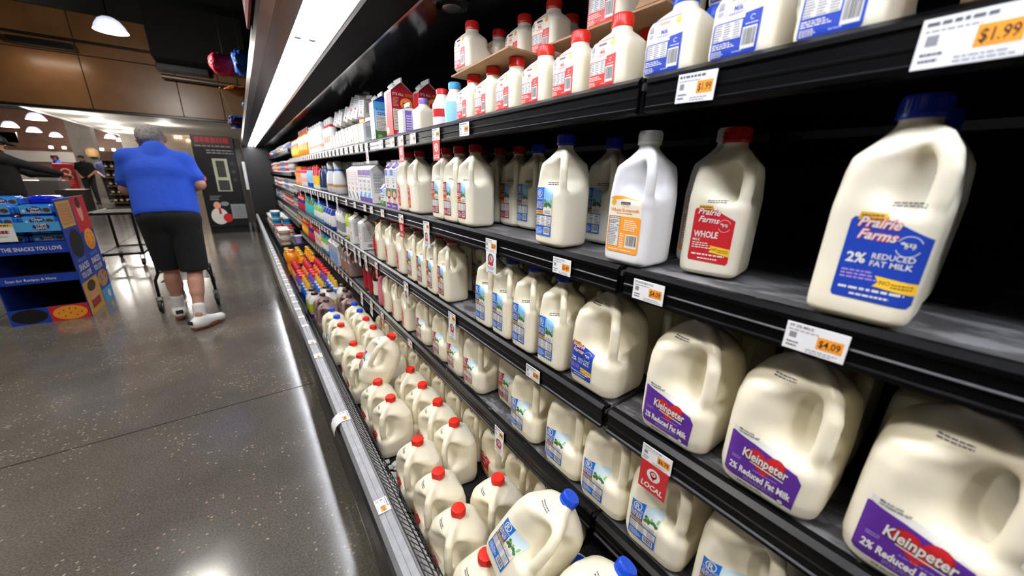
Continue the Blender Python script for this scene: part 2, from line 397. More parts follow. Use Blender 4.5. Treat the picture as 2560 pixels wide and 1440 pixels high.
def case(label, y0, y1, shelves, wire=None, liner=None):
    t = thing('refrigerated_case', label, 'refrigerated case', (0, y0, 0), group=None); L = y1 - y0
    b = MB(); b.b2((.20, 0, .0), (1.3, L, .115), M_kick); b.b2((.155, 0, .115), (1.3, L, .135), M_black); b.build('base', t)
    b = MB(); b.b2((.155, 0, .135), (.185, L, .39), M_blackgloss); b.build('front_panel', t)
    b = MB(); b.extr([(.143, .30), (.16, .29), (.16, .385), (.143, .375), (.136, .34)], 0, L, M_bump); b.build('bumper', t)
    b = MB(); b.extr([(.150, .385), (.157, .409), (.171, .412), (.173, .409), (.188, .413), (.192, .405), (.192, .375), (.150, .375)], 0, L, M_grayrail)
    n = max(1, int(L / 1.22))
    b.build('front_rail', t)
    b = MB(); b.b2((.192, 0, .135), (1.28, L, .15), M_mat); b.build('well_deck', t)
    b = MB(); b.b2((.195, 0, .1505), (.252, L, .156), mat('pale_return_panel', 'B4B4B6', .45, noise=(12, .5, '98989C'))); b.build('air_return', t)
    if wire:
        b = MB(); b.extr([(.1925, .335), (.251, .292), (.251, .157), (.247, .157), (.247, .285), (.1925, .325)], max(0, wire[0] - y0) + .004, wire[1] - y0 - .004, mat('pale_return_slope', 'C6C6C8', .4, noise=(9, .5, 'A6A6AA'))); b.build('return_slope', t)
    b = MB(); b.b2((1.27, 0, .15), (1.3, L, 1.89), M_inner); b.build('back_panel', t)
    if wire:
        b = MB(); a0, a1 = wire[0] - y0 + .004, wire[1] - y0 - .004
        for (x, z) in ((.199, .402), (.228, .356), (.256, .310), (.256, .235), (.256, .158)): b.tube([(x, a0, z), (x, a1, z)], .002, M_wire, 6)
        y = a0
        while y < a1: b.tube([(.199, y, .404), (.256, y, .312), (.256, y, .157)], .0013, M_wire, 5); y += .0215
        b.build('wire_guard', t)
    if liner:
        b = MB(); a0, a1 = liner[0] - y0, liner[1] - y0
        b.extr([(.192, .405), (.197, .408), (.257, .21), (.259, .1565), (.255, .1565), (.252, .205)], a0, a1, mat('black_plastic_liner', '121315', .3, bump=(14, .4))); b.build('plastic_liner', t)
    # canopy
    k = .78; KX = lambda x: x * k; KZ = lambda z: CH + (z - CH) * k; KP = lambda P: [(KX(x), KZ(z)) for x, z in P]
    b = MB(); b.extr(KP([(.163, 1.931), (.172, 1.931), (.172, 1.962), (.163, 1.962)]), 0, L, mat('black_canopy_face', '060607', .3, spec=.3)); b.build('canopy_front', t)
    b = MB(); b.b2((KX(.172), 0, KZ(1.944)), (1.28, L, KZ(1.96)), M_black); b.build('canopy_top', t)
    b = MB(); b.b2((1.28, 0, KZ(1.89)), (1.3, L, KZ(1.96)), M_black); b.build('canopy_back', t)
    b = MB(); b.extr(KP([(.163, 1.872), (.208, 1.872), (.208, 1.884), (.172, 1.884), (.172, 1.93), (.163, 1.93)]), 0, L, M_chrome); b.build('chrome_lip', t)
    b = MB(); b.extr(KP([(.209, 1.873), (.286, 1.869), (.286, 1.90), (.209, 1.90)]), 0, L, mat('dark_chrome', '7A7674', .2, metal=1)); b.build('inner_lip', t)
    b = MB(); b.extr(KP([(.287, 1.872), (.295, 1.93), (.437, 1.93), (.446, 1.868), (.450, 1.868), (.450, 1.94), (.287, 1.94)]), 0, L, M_tray)
    b.build('light_tray', t)
    b = MB(); b.extr(KP([(.4505, 1.866), (.464, 1.866), (.464, 1.94), (.4505, 1.94)]), 0, L, M_chrome); b.build('tray_edge', t)
    seg = 1.27; st = (1.70 - y0) % seg; tx = [KX(.325), KX(.385)]; tz = KZ(1.898)
    cuts = [0] + [st + q * seg for q in range(14) if 0 < st + q * seg < L] + [L]
    for a, c in zip(cuts, cuts[1:]):
        if c - a < .1: continue
        for x in tx:
            q = MB(); q.tube([(x, a + .02, tz), (x, c - .02, tz)], .0125, M_tube, 12); q.build('light_tube', t)
    for c in cuts[1:-1]:
        for x in tx:
            q = MB(); q.box((x, c, tz - .003), (.026, .03, .026), mat('lamp_holder', 'B8BCC0', .4), .006); q.build('lamp_holder', t)
    b = MB(); b.b2((KX(.464), 0, KZ(1.88)), (KX(.622), L, KZ(1.91)), M_honey); b.build('air_curtain_grille', t)
    b = MB(); b.b2((KX(.634), 0, KZ(1.893)), (1.28, L, KZ(1.91)), M_mirror); b.build('inner_ceiling', t)
    b = MB(); b.b2((KX(.622), 0, KZ(1.876)), (KX(.634), L, KZ(1.91)), M_chrome); b.build('grille_edge', t)
    for z, d in shelves:
        s = MB(); s.b2((XF - .002, .004, z - .016), (XF + d, L - .004, z), M_deck); s.b2((XF - .004, .004, z - .004), (XF + .012, L - .004, z + .002), M_deckedge)
        s.b2((XF, .004, z - .05), (XF + .02, L - .004, z - .016), M_black)
        s.b2((XF + .03, .004, z - .032), (XF + d, L - .004, z - .016), M_black); s.b2((XF + .05, .004, z - .0345), (XF + .062, L - .004, z - .03), M_black)
        o = s.build('shelf', t)
        for yy in (.006, L - .012):
            s = MB(); s.extr([(XF + .3, z - .033), (XF + d + .1, z - .033), (XF + d + .1, z - .12), (XF + d + .02, z - .12), (XF + d - .06, z - .037), (XF + .3, z - .037)], yy, yy + .006, M_black); s.build('bracket', o)
        r = MB(); r.extr([(XF - .013, z - .003), (XF - .004, z + .004), (XF - .002, z + .004), (XF - .002, z - .052), (XF - .013, z - .050), (XF - .0135, z - .044), (XF - .010, z - .042), (XF - .010, z - .011), (XF - .0135, z - .009)], .008, L - .008, M_rail)
        r.extr([(XF - .0118, z - .027), (XF - .0100, z - .025), (XF - .0100, z - .031), (XF - .0118, z - .029)], .008, L - .008, M_rail)
        q = r.build('price_channel', o)
    return t
D0 = .60
S4 = [(z, D0) for z in SZ]
case('nearest section of the open refrigerated milk case, with the purple label gallons', -1.24, .40, S4, (-1.2, .4), None)
case('middle section of the open refrigerated milk case, from the buttermilk to the half gallon cartons', .40, 2.84, S4, (.40, 2.62), (2.62, 2.84))
case('farther section of the open refrigerated case, with the juice and creamer bottles', 2.84, 5.60, S4, None, (2.84, 5.6))
FZ = [1.565, 1.275, 1.02, .80, .60]
case('farthest section of the open refrigerated case, full of small tubs', 5.60, 9.45, [(z, .5) for z in FZ], None, (5.6, 9.45))
b = MB(); b.b2((.13, 0, 0), (1.3, .05, 1.82), mat('case_end_panel', '1C1A19', .4)); e = b.build('end_panel'); e.location = (0, 9.455, 0)
tag(e, 'dark metal end panel closing the far end of the refrigerated case', 'panel')
# round vent in the case ceiling
t = thing('round_vent', 'round dark vent with a pale rim set in the case ceiling above the stacked milk', 'vent', (.571, 1.096, 1.7575))
b = MB(); b.lathe([(.052, 0), (.055, -.012), (.046, -.016), (.04, -.006)], mat('vent_rim', '1A1A1C', .2), 28); b.build('rim', t)
b = MB(); b.lathe([(.028, -.002), (.028, -.02), (.02, -.022)], mat('vent_core', '8A8A90', .25, metal=.8), 20); b.build('core', t)

# ------------------------------------------------------------------ jugs
def prof(tab):
    z = np.array([p[0] for p in tab]); h = np.array([p[1] for p in tab]); zz = np.linspace(-.02, .3, 641)
    y = np.interp(zz, z, h); k = np.exp(-.5 * (np.arange(-14, 15) / 3.5) ** 2); k /= k.sum()
    ys = np.convolve(np.pad(y, 14, mode='edge'), k, 'valid'); return lambda q: np.interp(q, zz, ys)
JUG = dict(
    half=dict(h=[(0, .0455), (.007, .0515), (.018, .0525), (.13, .0525), (.168, .0500), (.184, .0475), (.214, .0205), (.217, .0192), (.24, .0192)],
              r=[(0, .018), (.13, .018), (.185, .024), (.2, .028), (.213, .0215), (.217, .0192)], top=.226, carve=(.079, .057, .163, .037, .03), k=.013,
              hand=[(.018, .207), (.038, .199), (.053, .184), (.0585, .168), (.0585, .14), (.053, .118)], hr=.0105, cap=(.0205, .222, .024), sgn=(-1, -1), H=.246),
    gallon=dict(h=[(0, .060), (.008, .0695), (.03, .0735), (.11, .074), (.15, .0732), (.176, .0685), (.197, .056), (.213, .039), (.221, .025), (.224, .0195), (.25, .0195)],
                r=[(0, .03), (.11, .034), (.175, .040), (.2, .046), (.214, .040), (.225, .0195)], top=.233, carve=(.108, .076, .143, .054, .04), k=.018,
                hand=[(.022, .214), (.047, .207), (.068, .191), (.0765, .166), (.0765, .12), (.07, .09)], hr=.0125, cap=(.0205, .2285, .0215), sgn=(-1, -1), H=.25),
    square=dict(h=[(0, .036), (.005, .0405), (.012, .0418), (.07, .0418), (.080, .0405), (.091, .031), (.099, .0200), (.102, .0185), (.13, .0185)],
                r=[(0, .014), (.07, .015), (.082, .022), (.092, .026), (.099, .02), (.102, .0185)], top=.110, carve=(.078, .034, .076, .024, .014), k=.006,
                hand=[(.0, .05), (.0, .06)], hr=.004, cap=(.0198, .106, .022), sgn=(1, -1), H=.128))
for P in JUG.values(): P['hf'] = prof(P['h']); P['rf'] = prof(P['r'])
def jug_sdf(P, x, y, z, full=True):
    h = P['hf'](z); r = np.minimum(P['rf'](z), h)
    ax, ay = np.abs(x) - (h - r), np.abs(y) - (h - r)
    d = np.sqrt(np.maximum(ax, 0) ** 2 + np.maximum(ay, 0) ** 2) + np.minimum(np.maximum(ax, ay), 0) - r
    d = smax(d, -z, .006); d = np.maximum(d, z - P['top'])
    s = (P['sgn'][0] * x + P['sgn'][1] * y) / math.sqrt(2); t = (P['sgn'][1] * x - P['sgn'][0] * y) / math.sqrt(2)
    sc, a, zc, b, rr = P['carve']
    qs, qz = np.abs(s - sc) - (a - rr), np.abs(z - zc) - (b - rr)
    cv = np.sqrt(np.maximum(qs, 0) ** 2 + np.maximum(qz, 0) ** 2) + np.minimum(np.maximum(qs, qz), 0) - rr
    d = smax(d, -cv, P['k'])
    hd = np.full_like(d, 1.0)
    for (s0, z0), (s1, z1) in zip(P['hand'], P['hand'][1:]):
        ds, dz = s1 - s0, z1 - z0; u = np.clip(((s - s0) * ds + (z - z0) * dz) / (ds * ds + dz * dz), 0, 1)
        hd = np.minimum(hd, np.sqrt((s - s0 - u * ds) ** 2 + (z - z0 - u * dz) ** 2 + (t * 1.1) ** 2) - P['hr'])
    return smin(d, hd, P['k'] * .75)
def jug_mesh(name, kind, m, h):
    P = JUG[kind]; w = .1; n = int(2 * w / h) + 1; nz = int(.265 / h) + 1
    a = -w + h * np.arange(n) + h * .37; z = -.012 + h * np.arange(nz)
    X, Y, Z = np.meshgrid(a, a, z, indexing='ij'); F = jug_sdf(P, X, Y, Z)
    V, Q = nets(F, (a[0], a[0], z[0]), h); return np_mesh(name, V, Q, [m])
def wrap(kind):
    P = JUG[kind]
    def fn(u, v, o):
        x = np.full_like(u, -.12)
        for _ in range(70): x = np.minimum(x + jug_sdf(P, x, -u, v) * .7, .1)
        miss = (x > -.01) | (np.abs(jug_sdf(P, x, -u, v)) > .002)
        e = .0006; y = -u
        g = np.stack([jug_sdf(P, x + e, y, v) - jug_sdf(P, x - e, y, v), jug_sdf(P, x, y + e, v) - jug_sdf(P, x, y - e, v), jug_sdf(P, x, y, v + e) - jug_sdf(P, x, y, v - e)], 1)
        g /= np.linalg.norm(g, axis=1)[:, None] + 1e-9
        out = np.stack([x, y, v], 1) + g * (o + .0003)[:, None]; out[miss] = np.nan; return out
    return fn
def cap_mesh(name, r, h, m):
    b = MB(); prof = [(r * .985, 0), (r, .001), (r, h * .22), (r * .96, h * .26), (r * .97, h * .82), (r * .9, h * .97), (r * .6, h)]
    b.lathe(prof, m, 30); 
    for k in range(30):
        a = 2 * math.pi * k / 30; b.box((r * .965 * math.cos(a), r * .965 * math.sin(a), h * .54), (.0016, .0012, h * .5), m, 0, (0, 0, a))
    b.lathe([(r * .8, -.006), (r * .8, 0)], M_milk, 20); return b.mesh(name)
def capart(P, col):
    me = cap_mesh('cap', P['cap'][0], P['cap'][2], col); me.transform(Matrix.Translation((0, 0, P['cap'][1]))); return me

# ---- label artwork
def bush(A, u0, v0, u1, v1, l, seed=1):
    rg = random.Random(seed); w = u1 - u0; h = v1 - v0
    for k in range(16):
        A.disc(u0 + w * (k % 8 + rg.random()) / 8, v0 + h * (.1 + (.35 if k < 8 else .75) * rg.random()), w * (.07 + .05 * rg.random()), 'leaf' if k % 3 == 0 else 'green', l + k % 3, 9, ry=h * (.16 + .14 * rg.random()))
    return A
def art_R(c1, c2, l1, l2, gallon=False):
    """store-brand label: colour block with a circled R, field picture, nutrition panel and bar code"""
    A = Art(); w, h = (.060, .108) if not gallon else (.066, .088); u0 = -.042 if not gallon else -.052; v0 = .024 if not gallon else .03
    X = lambda a: u0 + w * a
    Z = lambda b: v0 + h * b
    A.poly([(X(0), Z(0)), (X(1), Z(0)), (X(1), Z(.9)), (X(.9), Z(.94)), (X(.45), Z(1)), (X(0), Z(1))], 'white', 0)
    A.poly([(X(.44), Z(.5)), (X(1), Z(.5)), (X(1), Z(.9)), (X(.9), Z(.94)), (X(.44), Z(1))], 'palesky' if gallon else 'sky', 1)
    A.poly([(X(.44), Z(.47)), (X(1), Z(.47)), (X(1), Z(.62)), (X(.72), Z(.6)), (X(.44), Z(.66))], 'cream', 2)
    bush(A, X(.5), Z(.6), X(.97), Z(.78), 3, 4)
    A.disc(X(.8), Z(.56), w * .11, 'white', 6, 12); A.fine(X(.55), Z(.47), X(.98), Z(.54), 3, 'gray', 7, 8)
    A.rect(X(0), Z(.5), X(.46), Z(1), c1, 6); A.rect(X(0), Z(.53), X(.46), Z(.72), c2, 7)
    A.ring(X(.23), Z(.88), w * .145, w * .028, 'white', 8); A.text('R', X(.235), Z(.88) - w * .09, w * .18, 'white', 9, bold=.02)
    A.text('ROUSES MARKETS', X(.23), Z(.755), w * .06, 'white', 9, w=w * .42)
    for i, s in enumerate(l1): A.text(s, X(.23), Z(.665 - .052 * i), w * .085, 'white', 9, w=min(w * .4, w * .075 * len(s)))
    A.rect(X(0), Z(.455), X(.5), Z(.525), 'gold', 8); A.fine(X(.04), Z(.47), X(.46), Z(.515), 1, 'brown', 9, 2, .5, 0)
    A.rect(X(0), Z(0), X(1), Z(.24), c1, 1); A.panel(X(0), Z(.2), X(1), Z(.445), 3, 7, c2, 4, 11)
    A.fine(X(.04), Z(.02), X(.5), Z(.14), 4, 'white', 4, 9); A.bars(X(.56), Z(.03), X(.93), Z(.185), 'black', 6)
    A.frame(X(0), Z(0), X(1), Z(.44), w * .02, c1, 9); A.text(l2, X(.06), Z(.145), w * .05, 'white', 5, al='l')
    return A
def script(A, u, v, h, t1, t2, l):
    """white script with a red edge"""
    for t, uu, vv in ((t1, u, v + h * .78), (t2, u + h * .1, v - h * .12)):
        A.text(t, uu, vv, h * .72, 'red', l, bold=.07, shear=.28, rot=-3); A.text(t, uu, vv, h * .72, 'white', l + 1, bold=.02, shear=.28, rot=-3)
def cow(A, u, v, s, c, l):
    A.rect(u - s, v, u + s, v + s * .75, c, l, s * .3); A.poly([(u - s * .85, v + s * .7), (u - s * 1.25, v + s * 1.0), (u - s * 1.75, v + s * .8), (u - s * 1.8, v + s * .5), (u - s * 1.2, v + s * .35)], c, l + 1)
    for k in (-.88, -.55, .5, .74): A.rect(u + s * k, v - s * .55, u + s * (k + .15), v + s * .12, c, l + 1)
    A.poly([(u + s * .9, v + s * .6), (u + s * 1.12, v - s * .15), (u + s * 1.0, v - s * .15), (u + s * .8, v + s * .5)], c, l + 1)
    A.disc(u - s * .3, v + s * .45, s * .26, 'black', l + 2, 8); A.disc(u + s * .45, v + s * .4, s * .24, 'black', l + 2, 8)
def art_PF(bg, kind, u0, u1, v0, v1, rot=0):
    A = Art(); w, h = u1 - u0, v1 - v0; X = lambda a: u0 + w * a
    Z = lambda b: v0 + h * b
    A.poly([(X(.0), Z(.04)), (X(.03), Z(0)), (X(.96), Z(-.02)), (X(1), Z(.03)), (X(1), Z(.8)), (X(.55), Z(.96)), (X(.3), Z(1)), (X(.04), Z(1)), (X(0), Z(.96))], bg, 0)
    A.poly([(X(.08), Z(.97)), (X(.1), Z(1.06)), (X(.42), Z(1.05)), (X(.46), Z(.99)), (X(.42), Z(.93))], 'gold', 2); A.fine(X(.12), Z(.96), X(.4), Z(1.04), 2, 'brown', 3, 4, .5, .1)
    script(A, X(.36), Z(.76), h * .16, 'Prairie', 'Farms', 3)
    cow(A, X(.78), Z(.70), w * .062, 'white', 3); A.ring(X(.77), Z(.70), w * .15, w * .01, 'white', 2, 205, 335, 14); A.ring(X(.77), Z(.70), w * .15, w * .01, 'white', 2, 25, 155, 14)
    if kind == '2%':
        A.text('2%', X(.2), Z(.45), h * .125, 'white', 3, bold=.03)
        A.text('REDUCED', X(.64), Z(.52), h * .068, 'white', 3, w=w * .5); A.text('FAT MILK', X(.64), Z(.43), h * .068, 'white', 3, w=w * .5)
    else:
        A.text('WHOLE', X(.06), Z(.46), h * .12, 'white', 3, al='l', bold=.03, w=w * .6); A.text('MILK', X(.06), Z(.385), h * .05, 'white', 3, al='l')
    A.fine(X(.06), Z(.24), X(.62), Z(.37), 3, 'lavender' if bg != 'red' else 'cream', 3, 6)
    A.poly([(X(.5), Z(.19)), (X(1), Z(.14)), (X(1), Z(.28)), (X(.5), Z(.32)), (X(.56), Z(.25))], 'yellow', 3); A.text('NO', X(.64), Z(.225), h * .05, 'brown', 4); A.fine(X(.72), Z(.19), X(.98), Z(.26), 2, 'brown', 4, 3)
    A.fine(X(.08), Z(.1), X(.9), Z(.16), 1, 'white', 3, 12, .5, 0); A.fine(X(.25), Z(.03), X(.75), Z(.08), 1, 'white', 3, 13, .5, 0)
    return A
def art_butter():
    A = Art(); u0, v0, w, h = -.042, .024, .080, .106; X = lambda a: u0 + w * a
    Z = lambda b: v0 + h * b
    A.rect(X(0), Z(0), X(1), Z(.96), 'cream', 0, .006); A.poly([(X(.03), Z(.96)), (X(.15), Z(1)), (X(.4), Z(1)), (X(1), Z(.9)), (X(.45), Z(.955)), (X(.12), Z(.93))], 'orange', 2)
    A.disc(X(.14), Z(.89), w * .07, 'gold', 3); A.rect(X(.36), Z(.855), X(.64), Z(.9), 'darkbrown', 3); A.text('Best Choice', X(.5), Z(.865), h * .02, 'white', 4, w=w * .24)
    A.text('CULTURED', X(.5), Z(.81), h * .026, 'orange', 3, bold=0); A.text('Whole Buttermilk', X(.5), Z(.73), h * .058, 'orange', 3, bold=.025, w=w * .88)
    A.fine(X(.25), Z(.685), X(.75), Z(.715), 1, 'tan', 3, 4, .5, .1)
    A.rect(X(0), Z(0), X(1), Z(.65), 'orange', 2, .005); A.rect(X(.04), Z(.1), X(.38), Z(.64), 'white', 3); A.frame(X(.04), Z(.1), X(.38), Z(.64), .0006, 'black', 4)
    A.text('Nutrition Facts', X(.21), Z(.6), h * .026, 'black', 5, w=w * .31); A.fine(X(.06), Z(.51), X(.36), Z(.585), 3, 'black', 5, 7)
    A.text('Calories', X(.06), Z(.465), h * .024, 'black', 5, al='l', w=w * .16); A.text('170', X(.36), Z(.465), h * .034, 'black', 5, al='r')
    A.fine(X(.06), Z(.12), X(.36), Z(.45), 11, 'midgray', 5, 3); A.fine(X(.52), Z(.4), X(.95), Z(.6), 6, 'cream', 4, 2); A.fine(X(.42), Z(.08), X(.55), Z(.36), 7, 'cream', 4, 5)
    A.bars(X(.6), Z(.1), X(.96), Z(.34), 'black', 5); A.fine(X(.1), Z(.03), X(.8), Z(.06), 1, 'cream', 4, 9, .5, 0)
    return A
def art_milk(c, t='Milk'):
    A = Art(); u0, v0, w, h = -.034, .007, .060, .076; X = lambda a: u0 + w * a
    Z = lambda b: v0 + h * b
    A.poly([(X(.0), Z(.0)), (X(1), Z(0)), (X(1), Z(.96)), (X(.6), Z(1)), (X(0), Z(.96))], 'cream', 0)
    A.rect(X(.0), Z(.955), X(.9), Z(.97), c, 2); A.rect(X(.32), Z(.86), X(.62), Z(.915), 'tan' if c == 'deepblue' else 'darkbrown', 2); A.star(X(.85), Z(.88), w * .09, 'gold', 2)
    A.rect(X(.05), Z(.76), X(.18), Z(.88), 'gray', 2); A.fine(X(.05), Z(.66), X(.2), Z(.74), 4, c, 2, 3); A.text('VITAMIN D' if c != 'deepblue' else '2% REDUCED', X(.5), Z(.79), h * .03, 'gray', 2, w=w * .3)
    A.text(t, X(.5), Z(.695), h * .085, c, 2, bold=.02, w=w * .2); A.fine(X(.3), Z(.64), X(.7), Z(.68), 2, c, 2, 5)
    A.rect(X(0), Z(0), X(1), Z(.56), c, 2, .003); A.poly([(X(.66), Z(.4)), (X(1), Z(.4)), (X(1), Z(.64)), (X(.66), Z(.62))], c, 3)
    A.panel(X(.03), Z(.26), X(.64), Z(.55), 3, 7, c, 4, 21); A.bars(X(.66), Z(.07), X(.95), Z(.4), 'black', 5)
    A.ring(X(.83), Z(.53), w * .05, w * .012, 'cream', 4, 30, 300, 10); A.fine(X(.7), Z(.43), X(.95), Z(.46), 1, 'cream', 4, 1, .5, 0)
    A.fine(X(.04), Z(.14), X(.6), Z(.24), 3, 'cream', 4, 2); A.fine(X(.04), Z(.02), X(.35), Z(.12), 4, 'cream', 4, 6); A.text('HALF GALLON', X(.5), Z(.045), h * .025, 'white', 4, al='l', w=w * .2)
    return A
def art_K():
    A = Art(); u0, v0, w, h = -.058, .016, .104, .090; X = lambda a: u0 + w * a
    Z = lambda b: v0 + h * b
    A.poly([(X(.02), Z(.02)), (X(.9), Z(-.05)), (X(.96), Z(0)), (X(1), Z(.55)), (X(.93), Z(.68)), (X(.55), Z(.86)), (X(.1), Z(1)), (X(.02), Z(1))], 'white', 0)
    A.poly([(X(0), Z(.1)), (X(.04), Z(.06)), (X(.97), Z(.02)), (X(1), Z(.55)), (X(.93), Z(.66)), (X(.6), Z(.74)), (X(.35), Z(.82)), (X(.04), Z(.9)), (X(.0), Z(.88))], 'purple', 1)
    A.text('Milk from cows', X(.1), Z(.965), h * .04, 'black', 2, al='l', w=w * .2, rot=-4); A.text('not treated with rbST', X(.1), Z(.92), h * .04, 'black', 2, al='l', w=w * .28, rot=-4)
    hs = w * .19; pts = []
    for k in range(40):
        a = 2 * math.pi * k / 40; pts.append((X(.53) + hs * 1.4 * math.sin(a) ** 3, Z(.56) + hs * 1.15 * (.80 * math.cos(a) - .31 * math.cos(2 * a) - .12 * math.cos(3 * a) - .06 * math.cos(4 * a))))
    A.poly(pts, 'darkred', 2); A.poly([((p[0] - X(.53)) * .93 + X(.53), (p[1] - Z(.57)) * .93 + Z(.57)) for p in pts], 'red', 3)
    A.text('Kleinpeter', X(.53), Z(.49), h * .17, 'darkbrown', 4, bold=.05, w=w * .62, rot=-4); A.text('Kleinpeter', X(.525), Z(.5), h * .17, 'white', 5, bold=.025, w=w * .62, rot=-4)
    A.poly([(X(.34), Z(.47)), (X(.8), Z(.41)), (X(.8), Z(.43)), (X(.34), Z(.485))], 'white', 5)
    A.fine(X(.08), Z(.4), X(.22), Z(.47), 2, 'lavender', 3, 3); A.text('2% Reduced Fat Milk', X(.5), Z(.18), h * .125, 'white', 5, bold=.035, w=w * .86, rot=-2)
    A.fine(X(.4), Z(.33), X(.74), Z(.36), 1, 'lavender', 3, 7, .5, 0); A.fine(X(.3), Z(.08), X(.78), Z(.155), 3, 'lavender', 3, 8)
    A.text('ONE GALLON (3.78 L)', X(.4), Z(-.02), h * .04, 'black', 3, w=w * .36); A.disc(X(.82), Z(.05), w * .045, 'white', 4, 14); A.ring(X(.82), Z(.05), w * .045, w * .008, 'navy', 5)
    return A
def stamp(u, v, w=.034, h=.009, seed=1):
    A = Art(); A.fine(u - w / 2, v - h / 2, u + w / 2, v + h / 2, 2, 'midgray', 0, seed, .5, .05); return A
KIND = {}
def kind(key, name, cat, parts): KIND[key] = dict(name=name, cat=cat, parts=parts)
def put(key, loc, label, group=None, rz=0, rot=None, sc=None):
    K = KIND[key]; t = thing(K['name'], label, K['cat'], loc, rot if rot else (0, 0, rz), group)
    if sc: t.scale = sc
    objs = {}
    for pn, me, pl, par in K['parts']:
        o = bpy.data.objects.new(pn, me); COL.objects.link(o); o.parent = objs[par] if par else t; objs[pn] = o
        if pl: o['label'] = pl
    return t
body = {}
body['half'] = jug_mesh('jug_body', 'half', M_milk, .0028); body['gallon'] = jug_mesh('jug_body', 'gallon', M_milk, .0034); body['square'] = jug_mesh('jug_body', 'square', M_milk, .0021)
body['halfw'] = body['half'].copy(); body['halfw'].materials.clear(); body['halfw'].materials.append(M_white_jug)
body['halfc'] = body['half'].copy(); body['halfc'].materials.clear(); body['halfc'].materials.append(M_choc)
body['gallonc'] = body['gallon'].copy(); body['gallonc'].materials.clear(); body['gallonc'].materials.append(M_choc)
caps = {}
def capm(sh, m):
    if (sh, m) not in caps: caps[(sh, m)] = capart(JUG[sh], m)
    return caps[(sh, m)]
SLIM = dict(half=.886, halfw=.886, halfc=.886, gallons=.91)       # width factor of each moulding
for k_ in ('half', 'halfw', 'halfc', 'gallons'):
    if k_ == 'gallons': body[k_] = body['gallon'].copy()
    body[k_].transform(Matrix.Diagonal((SLIM[k_], SLIM[k_], 1, 1)))
def jug_kind(key, sh, bd, capcol, art, st=None, name='milk_jug', cat='milk jug', pl='printed label'):
    def fit(me):
        if bd in SLIM: me.transform(Matrix.Diagonal((SLIM[bd], SLIM[bd], 1, 1)))
        return me
    parts = [('body', body[bd], None, None), ('cap', capm(sh, capcol), None, None)]
    if art: parts.append(('product_label', fit(art.build('product_label', wrap(sh), .006)), pl, 'body'))
    if st: parts.append(('date_stamp', fit(st.build('date_stamp', wrap(sh), .01)), 'faint dark date print', 'body'))
    kind(key, name, cat, parts)
st_h = stamp(.006, .1405, .03, .008); st_g = stamp(-.012, .205, .03, .007, 4)
jug_kind('Rblue', 'half', 'half', M_cap_dblue, art_R('blue', 'deepblue', ['2% MILKFAT', 'REDUCED', 'FAT MILK'], 'HALF GAL'), st_h)
jug_kind('Rred', 'half', 'half', M_cap_dred, art_R('darkred', 'red', ['WHOLE', 'MILK'], 'HALF GAL'), st_h)
jug_kind('PF2', 'half', 'half', M_cap_dblue, art_PF('deepblue', '2%', -.026, .049, .028, .120), stamp(.02, .134, .03, .006))
jug_kind('PFw', 'half', 'half', M_cap_dred, art_PF('red', 'w', -.034, .036, .026, .116), stamp(.0, .1275, .03, .006))
jug_kind('PFs', 'half', 'half', M_cap_dred, art_PF('scarlet', 'w', -.046, -.008, .022, .112))
jug_kind('butter', 'half', 'halfw', M_cap_white, art_butter(), None, 'buttermilk_jug', 'buttermilk jug')
jug_kind('milkred', 'square', 'square', M_cap_red, art_milk('scarlet'))
jug_kind('milkblue', 'square', 'square', M_cap_blue, art_milk('deepblue'))
jug_kind('lav', 'square', 'square', M_cap_lav, Art().rect(-.036, .012, -.014, .075, 'violet', 0, .003).fine(-.034, .018, -.016, .07, 9, 'white', 1, 4))
jug_kind('K', 'gallon', 'gallons', M_cap_purple, art_K(), stamp(-.012, .2, .03, .006, 5))
jug_kind('PFg', 'gallon', 'gallons', M_cap_dblue, art_PF('deepblue', '2%', -.06, .012, .028, .108), st_g)
for k_, b_ in (('Rblueg', 'gallons'), ('Rbluew', 'gallon')): jug_kind(k_, 'gallon', b_, M_cap_blue, art_R('blue', 'deepblue', ['2% MILKFAT', 'REDUCED', 'FAT MILK'], 'ONE GAL', True), st_g)
for k_, b_ in (('Rredg', 'gallons'), ('Rredw', 'gallon')): jug_kind(k_, 'gallon', b_, M_cap_red, art_R('darkred', 'red', ['WHOLE', 'MILK'], 'ONE GAL', True), st_g)
jug_kind('PFredg', 'gallon', 'gallon', M_cap_red, art_PF('red', 'w', -.06, .012, .024, .106), st_g)
jug_kind('chocg', 'gallon', 'gallonc', M_cap_brown, None, None, 'chocolate_milk_jug', 'chocolate milk jug')
jug_kind('choch', 'half', 'halfc', M_cap_brown, Art().rect(-.04, .03, .0, .12, 'brown', 0, .006).fine(-.036, .04, -.004, .11, 6, 'peach', 1, 4), None, 'chocolate_milk_jug', 'chocolate milk jug')
